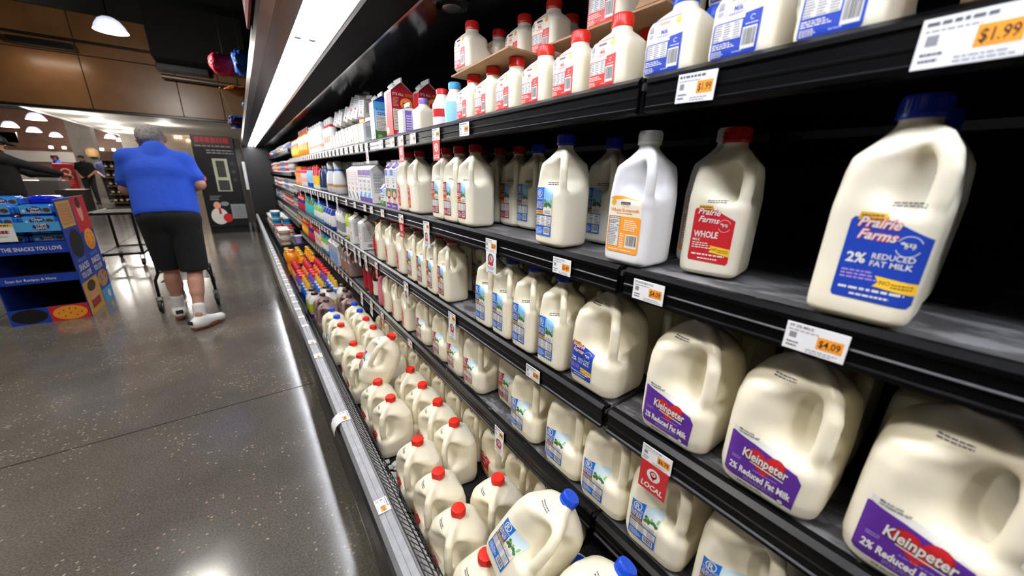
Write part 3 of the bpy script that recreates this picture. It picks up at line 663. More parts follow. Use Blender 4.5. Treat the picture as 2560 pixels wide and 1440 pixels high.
# ------------------------------------------------------------------ cartons, bottles, tubs
def gable(key, w, d, h, hr, front, side, fa, sa, cap=None, cat='carton', name='milk_carton', roof=None):
    """gable-top carton; front print fa on -x, side print sa on -y (Art in carton coordinates)"""
    b = MB(); F = mat('carton_' + front, PAL[front], .45); Sd = mat('carton_' + side, PAL[side], .45); Rf = mat('carton_' + (roof or front), PAL[roof or front], .45)
    x, y = d / 2, w / 2
    V = [(-x, -y, 0), (x, -y, 0), (x, y, 0), (-x, y, 0), (-x, -y, h), (x, -y, h), (x, y, h), (-x, y, h), (-.003, -y, h + hr), (.003, -y, h + hr), (.003, y, h + hr), (-.003, y, h + hr)]
    b.add(V, [(0, 3, 7, 4), (1, 2, 6, 5), (0, 1, 2, 3)], F); b.add(V, [(0, 4, 5, 1), (3, 2, 6, 7)], Sd)
    b.add(V, [(4, 7, 11, 8), (5, 9, 10, 6)], Rf)
    yi = y * .72; V2 = [(-x, -y, h), (x, -y, h), (0, -yi, h + hr), (-x, y, h), (x, y, h), (0, yi, h + hr)]
    b.add(V2, [(0, 1, 2), (3, 5, 4)], Sd)
    parts = [('carton_body', b.mesh('carton_body'), None, None)]
    q = MB(); q.b2((-.003, -y, h + hr - .002), (.003, y, h + hr + .02), Rf); parts.append(('top_seal', q.mesh('top_seal'), None, None))
    if fa: parts.append(('front_print', fa.build('front_print', face_minus_x(-x), .05), None, None))
    if sa: parts.append(('side_print', sa.build('side_print', face_minus_y(-y), .05), None, None))
    if cap:
        q = MB(); a = math.atan2(hr, x); M = Matrix.Translation((-x * .5, 0, h + hr * .5)) @ Matrix.Rotation(-(math.pi / 2 - a), 4, 'Y')
        q.lathe([(.017, -.002), (.017, .012), (.015, .015)], mat('cap_' + cap, PAL[cap], .35), 20, M=M); parts.append(('cap', q.mesh('cap'), None, None))
    kind(key, name, cat, parts)
def nutr(w, h, seed=1, c='midgray'):
    A = Art(); A.frame(-w * .38, h * .3, w * .3, h * .92, .0006, c, 0); A.fine(-w * .36, h * .32, w * .28, h * .9, 13, c, 0, seed); A.bars(-w * .2, h * .06, w * .25, h * .22, 'black', 2); return A
A = Art(); A.rect(-.041, 0, .041, .2, 'white', -1); A.rect(-.041, .165, .041, .2, 'purple', 0).rect(-.041, .155, .041, .16, 'midgray', 0)
for i, t in enumerate(('HALF', '&', 'HALF')): A.text(t, 0, .122 - i * .024, .018, 'black', 1, w=.05 if i != 1 else .02)
A.rect(-.041, .0, .041, .03, 'purple', 0).poly([(-.03, .03), (.01, .03), (.02, .065), (-.02, .06)], 'lightblue', 1).rect(-.041, .03, -.005, .045, 'lightblue', 0)
gable('hh', .082, .092, .2, .035, 'white', 'white', A, nutr(.085, .2, 3), roof='white')
A = Art(); A.fine(-.03, .15, .03, .19, 3, 'peach', 0, 3); A.ring(0, .13, .014, .005, 'red', 0, 0, 180, 12); A.fine(-.02, .1, .02, .12, 2, 'red', 1, 5)
A.disc(0, .075, .011, 'red', 1); A.poly([(-.03, .055), (-.005, .05), (.03, .005), (.01, .005)], 'black', 1)
gable('wr', .09, .092, .2, .032, 'white', 'white', A, nutr(.085, .2, 5))
A = Art(); A.rect(-.037, .17, .037, .2, 'purple', 0).rect(.0, .165, .037, .2, 'sky', 1); A.fine(-.02, .13, .02, .16, 3, 'gray', 1, 3); A.disc(.0, .118, .007, 'brown', 2, 10)
A.rect(-.037, .06, .037, .105, 'green', 0).disc(.004, .07, .022, 'peach', 2).disc(.004, .042, .022, 'peach', 2).rect(-.037, 0, .037, .03, 'purple', 3).fine(-.03, .006, .03, .022, 1, 'white', 4, 2)
gable('tall', .074, .074, .2, .03, 'white', 'white', A, nutr(.07, .2, 8), 'lavender')
A = Art(); A.rect(-.037, .085, .037, .11, 'violet', 0).rect(0, .08, .037, .11, 'sky', 1).fine(-.03, .05, .03, .078, 2, 'midgray', 1, 4).rect(-.037, 0, .037, .035, 'green', 0).disc(-.01, .03, .014, 'leaf', 1, 10)
gable('small', .074, .074, .11, .02, 'white', 'white', A, nutr(.07, .11, 9), 'lavender')
A = Art(); A.rect(-.04, 0, .04, .205, 'scarlet', 0).poly([(-.04, .205), (-.015, .205), (-.03, .1), (-.04, .0)], 'white', 1).disc(-.022, .03, .018, 'peach', 2)
B = Art(); B.rect(-.048, 0, .048, .21, 'darkred', 0); B.text("IT'S ALL", -.018, .19, .012, 'cream', 2, w=.05); B.text('GOOD!', .03, .19, .012, 'orange', 2, w=.034)
B.fine(-.042, .14, -.015, .182, 7, 'peach', 2, 3); B.disc(.016, .155, .027, 'orange', 1, 20); B.rect(.0, .135, .012, .16, 'red', 2).rect(.014, .137, .024, .165, 'violet', 2).rect(.026, .136, .036, .155, 'red', 2).rect(.004, .16, .02, .172, 'peach', 3)
B.rect(-.044, .03, .0, .128, 'cream', 2); B.fine(-.041, .033, -.003, .125, 13, 'midgray', 3, 8); B.rect(-.048, 0, -.0, .028, 'red', 2).disc(-.022, .014, .011, 'sky', 3, 12)
gable('good', .08, .096, .21, .042, 'white', 'darkred', A, B, 'white', roof='white')
A = Art(); A.rect(-.042, 0, .042, .19, 'white', 0).rect(-.042, .16, -.01, .2, 'fuchsia', 1).poly([(.0, 0), (.03, 0), (.03, .06), (.02, .07)], 'green', 1).poly([(-.01, .06), (.03, .06), (.03, .09)], 'gold', 1)
B = Art(); B.rect(-.046, .0, .046, .2, 'sky', 0).rect(-.046, .16, .046, .2, 'lightblue', 1); B.text('Buttermilk', 0, .155, .013, 'deepblue', 2, w=.07); B.fine(-.03, .13, .03, .148, 2, 'deepblue', 2, 3)
B.rect(-.046, 0, .046, .055, 'green', 2).rect(.0, .055, .046, .08, 'gold', 2).rect(-.04, .05, .02, .128, 'cream', 3); B.fine(-.037, .052, .018, .125, 10, 'midgray', 4, 7); B.disc(-.025, .02, .011, 'leaf', 3, 12)
gable('pink', .082, .094, .2, .034, 'white', 'deepblue', A, B, 'white', roof='white')
A = Art(); A.rect(-.03, 0, .03, .125, 'white', -1); A.text('CAUL.', 0, .095, .014, 'midgray', 1, w=.03).poly([(-.018, .055), (-.005, .065), (.02, .08), (.012, .05), (-.008, .045)], 'leaf', 1).fine(-.02, .01, .02, .02, 1, 'gray', 1, 2)
gable('caul', .06, .06, .125, .018, 'white', 'white', A, Art().rect(-.02, .0, .028, .12, 'violet', 0).fine(-.015, .02, .024, .1, 6, 'white', 1, 3))
A = Art(); A.fine(-.02, .08, .02, .12, 4, 'midgray', 0, 4).poly([(-.03, .04), (.0, .06), (.02, .01), (-.01, .01)], 'sky', 1)
gable('hhp', .08, .088, .125, .028, 'white', 'white', A, nutr(.08, .125, 4, 'midgray'), roof='white')
gable('wsm', .078, .085, .115, .024, 'white', 'cream', Art().fine(-.02, .05, .02, .11, 4, 'gray', 0, 7).poly([(-.02, .03), (.01, .05), (.02, .01)], 'black', 1).rect(-.03, .0, .03, .012, 'red', 1), nutr(.08, .115, 6))
gable('orc', .078, .085, .12, .026, 'white', 'cream', Art().rect(-.03, .06, .0, .12, 'sky', 0).rect(-.01, .02, .02, .05, 'gold', 1), nutr(.08, .12, 6), roof='orange')
gable('plain', .09, .092, .19, .034, 'white', 'white', Art().fine(-.03, .12, .03, .17, 3, 'gray', 0, 3).disc(.0, .08, .012, 'red', 1).fine(-.02, .02, .02, .06, 3, 'midgray', 1, 2), nutr(.09, .19, 12))
gable('patt', .085, .09, .19, .034, 'white', 'white', Art().rect(-.04, 0, .04, .19, 'sky', 0).fine(-.038, .01, .038, .12, 8, 'deepblue', 1, 5, .6).fine(-.038, .12, .038, .18, 4, 'red', 1, 6, .6), nutr(.085, .19, 13))
def bottle(key, prof, bodyc, cap, bands=(), name='drink_bottle', cat='bottle', sq=0, capprof=None, glass=False, sx=1):
    """prof: outline; cap=(colour,r,z0,z1); bands: (colour,z0,z1) printed sleeves"""
    m = mat('bottle_' + bodyc + ('_clear' if glass else ''), PAL.get(bodyc, bodyc), .25, trans=.75 if glass else 0)
    b = MB(); b.lathe(prof, m, 22, sq=sq, sx=sx); parts = [('bottle_body', b.mesh('bottle_body'), None, None)]
    c, r, z0, z1 = cap; q = MB(); q.lathe(capprof or [(r, z0), (r, z1 - .003), (r * .85, z1)], mat('cap_' + c, PAL[c], .3), 20, sx=sx); parts.append(('cap', q.mesh('cap'), None, None))
    zz = [p[1] for p in prof]; rr = [p[0] for p in prof]
    for c, a, e in bands:
            q = MB(); ts = [a] + [z for z in zz if a < z < e] + [e]; q.lathe([(float(np.interp(z, zz, rr)) + .0006, z) for z in ts], mat('sleeve_' + c, PAL.get(c, c), .35), 22, sq=sq, sx=sx); parts.append(('sleeve', q.mesh('sleeve'), None, None))
    kind(key, name, cat, parts)
slim = [(.03, 0), (.036, .006), (.038, .05), (.035, .09), (.038, .13), (.03, .165), (.016, .185), (.015, .2)]
fat = [(.04, 0), (.046, .008), (.047, .06), (.043, .1), (.044, .14), (.036, .165), (.024, .18), (.022, .19)]
cream = [(.038, 0), (.046, .01), (.049, .06), (.045, .1), (.04, .14), (.03, .165), (.028, .175)]
bottle('coffee', cream, 'white', ('white', .031, .19, .235), [('blue', .165, .178), ('tan', .05, .07)], capprof=[(.031, .178), (.033, .2), (.032, .225), (.024, .236)])
bottle('clear', fat, 'bluegray', ('white', .014, .19, .21), [('gray', .01, .03)], glass=True)
bottle('yellow', slim, 'yellow', ('scarlet', .027, .17, .225), [('red', .125, .17), ('white', .0, .04)], capprof=[(.029, .17), (.03, .19), (.02, .22), (.012, .225)])
bottle('bluered', slim, 'sky', ('darkred', .025, .17, .215), [('deepblue', .01, .05)], capprof=[(.027, .17), (.027, .19), (.012, .215)])
bottle('orangepink', slim, 'orange', ('orange', .025, .17, .22), [('fuchsia', .14, .165), ('peach', .03, .1)])
bottle('redwhite', slim, 'white', ('red', .025, .17, .21), [('red', .14, .17), ('peach', .05, .09)])
PAL['milkish'] = 'EDE7DA'
tall_p = [(.03, 0), (.034, .004), (.035, .06), (.034, .075), (.026, .092), (.02, .104), (.019, .112)]
bottle('tallred', tall_p, 'milkish', ('scarlet', .021, .108, .126), [('white', .06, .078), ('red', .035, .06), ('white', .008, .035)], name='milk_bottle', cat='milk bottle')
bottle('tallblue', tall_p, 'milkish', ('lightblue', .021, .11, .13), [('sky', .012, .07)], name='milk_bottle', cat='milk bottle')
bottle('capred', slim, 'white', ('white', .024, .185, .23), [('scarlet', .165, .185), ('peach', .06, .1)], capprof=[(.02, .185), (.022, .2), (.02, .225), (.012, .232)])
bottle('capblue', slim, 'white', ('white', .024, .185, .23), [('deepblue', .165, .185)], capprof=[(.02, .185), (.022, .2), (.02, .225), (.012, .232)])
bottle('bigwhite', [(.04, 0), (.046, .006), (.046, .1), (.044, .15), (.036, .19), (.03, .2)], 'white', ('white', .03, .195, .215), [('peach', .04, .06), ('cream', .07, .09)])
bottle('orangejuice', fat, 'orange', ('red', .025, .185, .215), [('white', .1, .15)])
bottle('mango', cream, 'orange', ('orange', .026, .172, .19), [('yellow', .03, .09), ('red', .12, .15)])
bottle('bluewhite', cream, 'white', ('navy', .03, .172, .2), [('deepblue', .0, .03), ('deepblue', .12, .165)])
bottle('whitebot', slim, 'white', ('lavender', .022, .185, .205), [('gray', .03, .1)])
bottle('darkcap', slim, 'lime', ('darkbrown', .024, .185, .205), [('white', .03, .09)])
bottle('greenblue', cream, 'lightblue', ('deepblue', .028, .172, .205), [('leaf', .1, .15), ('white', .04, .1)])
bottle('tealb', cream, 'teal', ('teal', .028, .172, .2), [('green', .13, .165)])
bottle('redpurple', cream, 'scarlet', ('red', .028, .172, .2), [('navy', .1, .14), ('fuchsia', .02, .07)])
bottle('salsa', [(.03, 0), (.036, .006), (.037, .1), (.034, .14), (.02, .17), (.014, .19), (.013, .215)], 'brown', ('gold', .016, .2, .225), [('red', .05, .11)], name='sauce_bottle')
bottle('straw', fat, 'pink', ('darkbrown', .03, .185, .21), name='strawberry_milk_bottle', cat='milk bottle')
bottle('chocred', slim, 'brown', ('brown', .024, .185, .21), [('darkred', .02, .15)], name='chocolate_milk_bottle', cat='milk bottle')
bottle('chocwhite', slim, 'darkbrown', ('darkbrown', .024, .185, .21), [('cream', .03, .12)], name='chocolate_milk_bottle', cat='milk bottle')
bottle('cone', [(.034, 0), (.04, .006), (.04, .1), (.036, .13), (.026, .155), (.022, .165)], 'blue', ('gold', .02, .16, .225), [('white', .148, .163), ('navy', .05, .1)], capprof=[(.021, .163), (.02, .17), (.011, .222), (.008, .226)])
bottle('oj', [(.045, 0), (.052, .008), (.052, .09), (.046, .12), (.05, .15), (.038, .19), (.022, .205), (.021, .215)], 'F08A12', ('orange', .026, .208, .235), [('orange', .04, .11)], name='juice_bottle', sq=2)
bottle('ojd', [(.04, 0), (.046, .008), (.046, .1), (.038, .15), (.024, .18), (.021, .19)], 'F29A22', ('gold', .026, .186, .215), [('navy', .07, .11)], name='juice_bottle')
bottle('redcap', [(.04, 0), (.045, .008), (.045, .1), (.04, .13), (.03, .15)], 'peach', ('red', .032, .15, .22), [('orange', .08, .13), ('deepblue', .03, .06)], capprof=[(.033, .148), (.032, .17), (.03, .2), (.018, .214)])
bottle('orangecap', [(.04, 0), (.045, .008), (.045, .1), (.04, .15), (.03, .17)], 'violet', ('scarlet', .03, .17, .2), [('white', .04, .1)], capprof=[(.031, .168), (.031, .195), (.026, .2)])
bottle('whitecap', [(.05, 0), (.056, .01), (.056, .12), (.05, .16), (.028, .19), (.024, .2)], 'white', ('darkbrown', .027, .2, .222), [('lime', .06, .14), ('purple', .02, .055)], sq=2)
def tub(key, r0, r1, h, c, lid, band=None, name='yogurt_tub', cat='tub', sq=0):
    b = MB(); b.lathe([(r0, 0), (r1, h)], mat('tub_' + c, PAL.get(c, c), .4), 24, sq=sq); parts = [('tub_body', b.mesh('tub_body'), None, None)]
    q = MB(); q.lathe([(r1 * 1.05, h - .006), (r1 * 1.06, h + .004), (r1, h + .006), (r1 * .96, h + .002)], mat('lid_' + lid, PAL.get(lid, lid), .3), 24, sq=sq); parts.append(('lid', q.mesh('lid'), None, None))
    if band:
        q = MB(); q.lathe([(r0 + (r1 - r0) * .3 + .0006, h * .3), (r0 + (r1 - r0) * .7 + .0006, h * .7)], mat('sleeve_' + band, PAL.get(band, band), .4), 24, sq=sq); parts.append(('sleeve', q.mesh('sleeve'), None, None))
    kind(key, name, cat, parts)
tub('ytub', .044, .054, .1, 'lavender', 'white'); tub('wtub', .055, .066, .09, 'white', 'white', 'tan', sq=2); tub('ttub', .055, .066, .1, 'teal', 'white', 'blue')
tub('rtub', .05, .056, .06, 'cream', 'red'); tub('s1', .032, .038, .07, 'white', 'white', 'gray'); tub('s2', .032, .038, .07, 'cream', 'cream', 'pink')
tub('s3', .032, .038, .07, 'gray', 'white', 'bluegray'); tub('s4', .04, .045, .06, 'peach', 'white', 'red'); tub('s5', .035, .04, .08, 'white', 'gray', 'orange'); tub('s6', .035, .04, .075, 'bluegray', 'white', 'cream')

# ------------------------------------------------------------------ stock the shelves
ORD = ['nearest', 'second nearest', 'third nearest', 'fourth nearest', 'fifth nearest', 'sixth nearest', 'seventh nearest', 'eighth nearest', 'ninth nearest', 'tenth nearest', 'eleventh nearest', 'twelfth nearest']
SH = ['top shelf', 'second shelf', 'third shelf', 'lowest shelf']
rg = random.Random(11)
ZS = dict(good=.85, pink=.85, hhp=.76, orc=.82, wsm=.76, caul=.72, hh=.86, wr=.86, tall=.86, small=.76, plain=.85, salsa=.88, bigwhite=1.08, orangejuice=1.2, choch=.86, mango=1.05, patt=.86)
def row(k, key, ys, what, group, dx=0, where=None, jit=.06, sc=None, turn=0):
    """a file of products along shelf k; dx = setback of the row; ys nearest first"""
    half = {'K': .0675, 'PFg': .0675, 'Rblueg': .0675, 'Rredg': .0675, 'milkred': .044, 'milkblue': .044, 'lav': .044}.get(key, .0468)
    if sc is None and key in ZS: sc = (1, 1, ZS[key])
    for i, y in enumerate(ys):
        pos = ('' if len(ys) == 1 else ', ' + ORD[min(i, 11)])
        put(key, (XF + (.011 if k == 0 else -.002) + half + dx, y, SZ[k] + (.0026 if k == 0 else .0046)), f"{what} on the {where or SH[k]}{pos}", group, rz=turn + rg.uniform(-jit, jit), sc=sc)
HG = 'half gallon milk jugs on the shelves'; GG = 'gallon milk jugs on the shelves'
# top shelf
row(0, 'milkblue', [.173, .277, .385], 'short blue label milk jug in front row', 'blue label jugs on the top shelf', jit=.02)
row(0, 'milkred', [.507, .612, .72, .832, .94, 1.048], 'short red cap milk jug in front row', 'red label jugs on the top shelf', jit=.03)
row(0, 'tallblue', [1.175], 'tall milk bottle with light blue cap beside the red label jugs', None); row(0, 'tallred', [1.27], 'tall milk bottle with red cap beside the light blue capped bottle', None)
row(0, 'lav', [1.475], 'pale milk jug with lavender cap beside the red cartons', None, .02)
row(0, 'caul', [1.56], 'small white carton with a green swoosh before the lavender capped jug', None, -.018)
row(0, 'good', [1.70], 'tall red gable carton with white top nearest the shelf edge', None); row(0, 'good', [1.64], 'tall red gable carton standing behind the other red carton', None, .1, jit=.02)
row(0, 'pink', [1.95], 'tall blue and green buttermilk carton beside the red cartons', None); row(0, 'hhp', [2.19], 'short white carton with purple gable beside the blue buttermilk carton', None)
row(0, 'orc', [2.31], 'short white carton with orange gable', None)
row(0, 'wsm', [2.42 + .098 * i for i in range(7)], 'short white carton standing in the row', 'short white cartons on the top shelf')
for i, (y, z, ry, rx) in enumerate([(2.28, 1.562, .1, .12), (2.42, 1.566, .2, .2), (2.53, 1.57, .25, .22), (2.66, 1.57, .2, .2), (2.84, 1.572, .15, .3), (2.98, 1.575, .2, .25)]):
    put('plain' if i in (1, 2) else 'wsm', (XF + .085, y, z + .012), f'white carton lying tilted on top of the short white carton row, {ORD[i]}', 'tilted white cartons stacked on the top shelf row', rot=(rx, ry, .1), sc=(1, 1, .66 if i in (1, 2) else .76))
row(0, 'capred', [3.13, 3.22, 3.31], 'white bottle with red collar and white cap', 'red collared bottles'); row(0, 'capblue', [3.2], 'white bottle with blue collar behind the red collared ones', None, .1)
row(0, 'bigwhite', [3.48 + .11 * i for i in range(6)], 'large plain white bottle', 'large white bottles on the top shelf')
row(0, 'orangejuice', [4.2 + .115 * i for i in range(6)], 'orange juice bottle with red cap', 'orange juice bottles on the top shelf'); row(0, 'mango', [4.95 + .12 * i for i in range(5)], 'yellow and orange drink bottle with orange cap', 'orange drink bottles at the end of the top shelf')
for y, x, n in ((.0, .64, 'white and red label jug at the near end of the top shelf'), (-.09, .63, 'second white and red label jug at the near end of the top shelf')):
    put('milkred', (x, y, SZ[0] + .002), n, None, rz=.3)
b = MB(); b.box((0, 0, .06), (.12, .005, .12), M_card, .001, (.0, .12, .2)); o = b.build('cardboard_divider'); o.location = (.66, .085, SZ[0] + .012); tag(o, 'brown cardboard piece standing between the jugs at the near end of the top shelf', 'cardboard')
row(0, 'milkred', [.52, .62, .73, .84, .95, 1.06], 'red label milk jug in second row under the cardboard', 'second row jugs under the cardboard sheets', .10)
row(0, 'milkred', [.55, .66, .77, .88, .99], 'red label milk jug in third row under the cardboard', 'third row jugs under the cardboard sheets', .20)
def sheet(name, pts, z, label):
    b = MB(); b.extr(pts, 0, .004, M_card, axis=2); c = (sum(p[0] for p in pts) / 4, sum(p[1] for p in pts) / 4)
    b.v = [(x - c[0], y - c[1], q) for x, y, q in b.v]; o = b.build(name); o.location = (c[0], c[1], z); return tag(o, label, 'cardboard sheet', 'cardboard sheets under the upper jugs')
zc = SZ[0] + .1315
sheet('cardboard_sheet', [(.552, .785), (.86, .785), (.86, 1.115), (.572, 1.115)], zc, 'brown cardboard sheet under the farther upper jugs on the top shelf')
sheet('cardboard_sheet', [(.622, .43), (.9, .43), (.9, .735), (.615, .735)], zc, 'brown cardboard sheet under the nearer upper jugs on the top shelf')
b = MB(); b.extr([(.62, zc + .0045), (.66, zc + .06), (.661, zc + .0585), (.623, zc + .0045)], .435, .49, M_card); o = b.build('cardboard_flap'); tag(o, 'torn brown cardboard flap standing up at the near end of the upper sheet', 'cardboard')
up = [(.607, 1.045), (.70, 1.045), (.697, .915), (.795, .935), (.795, .835), (.70, .80), (.685, .585), (.72, .475), (.80, .57), (.80, .68)]
ul = ['at the far front corner', 'behind the corner one', 'front middle of the farther sheet', 'at the back of the farther sheet', 'back near corner of the farther sheet', 'near end of the farther sheet',
      'biggest in view on the nearer sheet', 'near end of the nearer sheet', 'at the back of the nearer sheet', 'back far corner of the nearer sheet']
for i, ((x, y), l) in enumerate(zip(up, ul)): put('milkred', (x, y, zc + .0045), 'red label milk jug stacked on cardboard, ' + l, 'jugs on the cardboard sheets', rz=rg.uniform(-.05, .1), sc=(1.12, 1.12, 1.15) if i == 6 else None)
put('milkblue', (.76, .375, zc + .0045), 'blue label jug stacked at the near end of the cardboard', None, rz=.1)
row(0, 'milkblue', [.18, .28, .385], 'blue label milk jug in second row', 'second row blue label jugs on the top shelf', .10)
# second shelf
row(1, 'PF2', [.083], 'half gallon jug with big blue label alone at near end', None, jit=.0); row(1, 'PF2', [.085], 'half gallon jug half hidden behind the nearest blue one', None, .135, jit=.02)
row(1, 'PFw', [.290], 'half gallon jug with red whole milk label and red cap', None, .055, jit=.0, turn=.16, sc=(1, 1, .96)); row(1, 'butter', [.412], 'white buttermilk jug with orange label in front row', None, jit=.0, sc=(1, 1, .96))
row(1, 'butter', [.50, .335], 'buttermilk jug behind the front buttermilk jug', 'buttermilk jugs in second row', .125, jit=.03)
row(1, 'Rblue', [.626], 'front blue label half gallon jug beside the buttermilk', None, jit=.0); row(1, 'Rblue', [.60, .882], 'blue label half gallon jug behind the front one', 'second row blue label jugs on the second shelf', .135, jit=.03)
row(1, 'Rred', [1.024, 1.126, 1.222], 'red block label half gallon jug in front row', 'red block label jugs on the second shelf', jit=.02); row(1, 'Rred', [.97, 1.08, 1.19], 'red block label half gallon jug in second row', 'second row red block label jugs on the second shelf', .13)
row(1, 'PFs', [1.466, 1.585], 'narrow red label half gallon jug', 'narrow red label jugs on the second shelf', jit=.02); row(1, 'PFs', [1.36, 1.47, 1.58], 'narrow red label half gallon jug in second row', 'second row narrow red label jugs on the second shelf', .13)
row(1, 'tall', [1.665, 1.743], 'tall narrow carton with purple top and peach picture', 'tall purple topped cartons', -.012, jit=.02); row(1, 'small', [1.835], 'short carton with purple top beside the tall narrow ones', None, -.012, jit=.02)
row(1, 'tall', [1.665, 1.745, 1.825], 'tall narrow carton in second row', 'second row tall narrow cartons', .09)
row(1, 'hh', [2.07, 2.155, 2.24], 'half and half carton with purple top', 'purple half and half cartons', jit=.015); row(1, 'wr', [2.335, 2.43, 2.525], 'white carton with red dot and red print', 'white cartons with red dot', jit=.015)
row(1, 'hh', [2.07, 2.16], 'half and half carton in second row', 'second row half and half cartons', .1)
row(1, 'coffee', [3.02, 3.27], 'white creamer bottle with blue band', 'white creamer bottles on the second shelf'); row(1, 'coffee', [2.95, 3.1, 3.3], 'white creamer bottle in second row', 'second row creamer bottles', .11)
row(1, 'clear', [3.50, 3.61], 'clear bluish bottle', 'clear bottles on the second shelf'); row(1, 'yellow', [3.82, 3.92, 4.02], 'yellow bottle with red cone cap', 'yellow bottles with red caps')
row(1, 'bluered', [4.2, 4.3, 4.4], 'light blue bottle with dark red cap', 'light blue bottles on the second shelf'); row(1, 'redwhite', [4.55, 4.66, 4.77, 4.88], 'white bottle with red neck and cap', 'red necked bottles'); row(1, 'orangepink', [5.02, 5.14, 5.26, 5.38], 'orange bottle with pink neck', 'orange bottles at the far end of the second shelf')
# third shelf
row(2, 'K', [-.037, .118, .270], 'gallon jug with purple label and red heart', 'purple label gallons', jit=.0); row(2, 'K', [-.03, .12, .28], 'gallon jug behind the purple label gallons', 'second row purple label gallons', .165)
row(2, 'PFg', [.466], 'blue reduced fat gallon jug beside the purple label gallons', None, jit=.0); row(2, 'PFg', [.45], 'gallon milk jug behind the blue reduced fat gallon', None, .165)
row(2, 'Rblue', [.599, .711, .815, .915], 'blue block label half gallon jug in front row', 'blue block label jugs on the third shelf', jit=.02); row(2, 'Rblue', [.60, .71, .82, .93], 'blue cap half gallon jug in second row', 'second row blue cap jugs on the third shelf', .13)
row(2, 'Rred', [1.203, 1.311, 1.415, 1.533], 'red block label half gallon jug in front row', 'red block label jugs on the third shelf', jit=.02); row(2, 'Rred', [1.06, 1.17, 1.28, 1.39, 1.5], 'red block label half gallon jug in second row', 'second row red block label jugs on the third shelf', .135)
row(2, 'PFs', [1.675, 1.845, 2.015], 'narrow red label half gallon jug in front row', 'narrow red label jugs on the third shelf', jit=.03); row(2, 'PFs', [1.65, 1.77, 1.89, 2.01], 'narrow red label half gallon jug in second row', 'second row narrow red label jugs on the third shelf', .13)
row(2, 'salsa', [2.13], 'reddish brown sauce bottle with gold cap', None); row(2, 'plain', [2.38, 2.625], 'tall white carton with red dot and fine print', 'tall white cartons on the third shelf', jit=.06); row(2, 'plain', [2.36, 2.48, 2.6], 'tall white carton in second row', 'second row tall white cartons', .11)
row(2, 'darkcap', [2.81], 'lime labelled bottle with dark cap', None); row(2, 'whitebot', [2.97, 3.06, 3.15], 'white bottle with lavender cap', 'white bottles with lavender caps'); row(2, 'bluewhite', [3.32, 3.43, 3.54, 3.65], 'white bottle with deep blue bands', 'white and blue bottles on the third shelf')
row(2, 'greenblue', [3.8, 3.92, 4.04, 4.16], 'blue and green bottle', 'blue and green bottles on the third shelf'); row(2, 'tealb', [4.32, 4.44, 4.56, 4.68, 4.8], 'teal bottle', 'teal bottles on the third shelf'); row(2, 'redpurple', [4.98, 5.1, 5.22, 5.34, 5.46], 'red and purple bottle', 'red and purple bottles on the third shelf')
# lowest shelf
row(3, 'Rblueg', [.122, .272, .408, .543, .708], 'blue block label gallon jug in front row', 'blue label gallons on the lowest shelf', .006, jit=.03); row(3, 'Rblueg', [.1, .26, .42, .57, .73], 'gallon milk jug in second row', 'second row gallons on the lowest shelf', .17)
row(3, 'Rredg', [1.012, 1.15, 1.288, 1.475], 'red block label gallon jug in front row', 'red label gallons on the lowest shelf', .006, jit=.03); row(3, 'Rredg', [.85], 'red block label gallon jug set back between neighbours', None, .055); row(3, 'Rredg', [1.0, 1.16, 1.31, 1.47], 'red label gallon jug in second row', 'second row red label gallons on the lowest shelf', .17)
row(3, 'PFs', [1.66, 1.815, 1.97], 'narrow red label half gallon jug in front row', 'narrow red label jugs on the lowest shelf'); row(3, 'PFs', [1.6, 1.72, 1.84, 1.96], 'half gallon jug in second row', 'second row narrow red label jugs on the lowest shelf', .13)
row(3, 'straw', [2.09], 'pink strawberry milk bottle', None); row(3, 'chocwhite', [2.22], 'dark brown milk bottle with cream label', None); row(3, 'chocred', [2.33, 2.45], 'brown milk bottle with dark red sleeve', 'brown milk bottles with red sleeve')
row(3, 'choch', [2.84, 2.955, 3.07], 'half gallon chocolate milk jug', 'chocolate milk jugs on the lowest shelf'); row(3, 'patt', [3.26, 3.36, 3.46, 3.56], 'carton with blue and red print', 'blue printed cartons on the lowest shelf'); row(3, 'greenblue', [3.75, 3.87, 3.99], 'blue bottle', 'blue bottles on the lowest shelf')
row(3, 'redwhite', [4.15, 4.25, 4.35, 4.45], 'white bottle with red cap', 'red capped white bottles on the lowest shelf'); row(3, 'redpurple', [4.6, 4.72, 4.84], 'red bottle', 'red bottles on the lowest shelf'); row(3, 'mango', [5.0, 5.12, 5.24, 5.36], 'orange and yellow bottle', 'orange bottles on the lowest shelf')
# the well
WZ = .151
def well(key, items, what, group):
    for i, (x, y) in enumerate(items): put(key, (x, y, WZ), f'{what} in the well, {ORD[min(i, 11)]}', group, rz=rg.uniform(-.2, -.02) if key in ('PFredg', 'Rredw', 'Rbluew', 'chocg') else rg.uniform(-.1, .1))
well('PFredg', [(.345, .698), (.355, .85), (.357, 1.023), (.361, 1.325), (.354, 1.479), (.354, 1.775), (.358, 1.94), (.357, 2.245)], 'red cap gallon milk jug in front row', 'front row red cap gallons in the well')
put('PFredg', (.340, .545, WZ), 'red cap gallon milk jug in the bottom well, mostly under the leaning blue capped jug', None, rz=.05)
well('PFredg', [(.495, .724), (.507, 1.038), (.51, 1.19), (.508, 1.343), (.512, 1.5), (.51, 1.80), (.51, 2.105), (.51, 2.264)], 'red cap gallon milk jug in second row', 'second row red cap gallons in the well')
well('Rbluew', [(.364, 2.40), (.362, 2.553)], 'blue cap gallon milk jug in front row at far end', 'front row blue cap gallons in the well'); well('Rbluew', [(.515, 2.435), (.517, 2.59)], 'blue cap gallon milk jug in second row at far end', 'second row blue cap gallons in the well')
well('PFredg', [(.665, .62 + .157 * i) for i in range(12)], 'gallon jug in third row', 'third row gallons in the well')
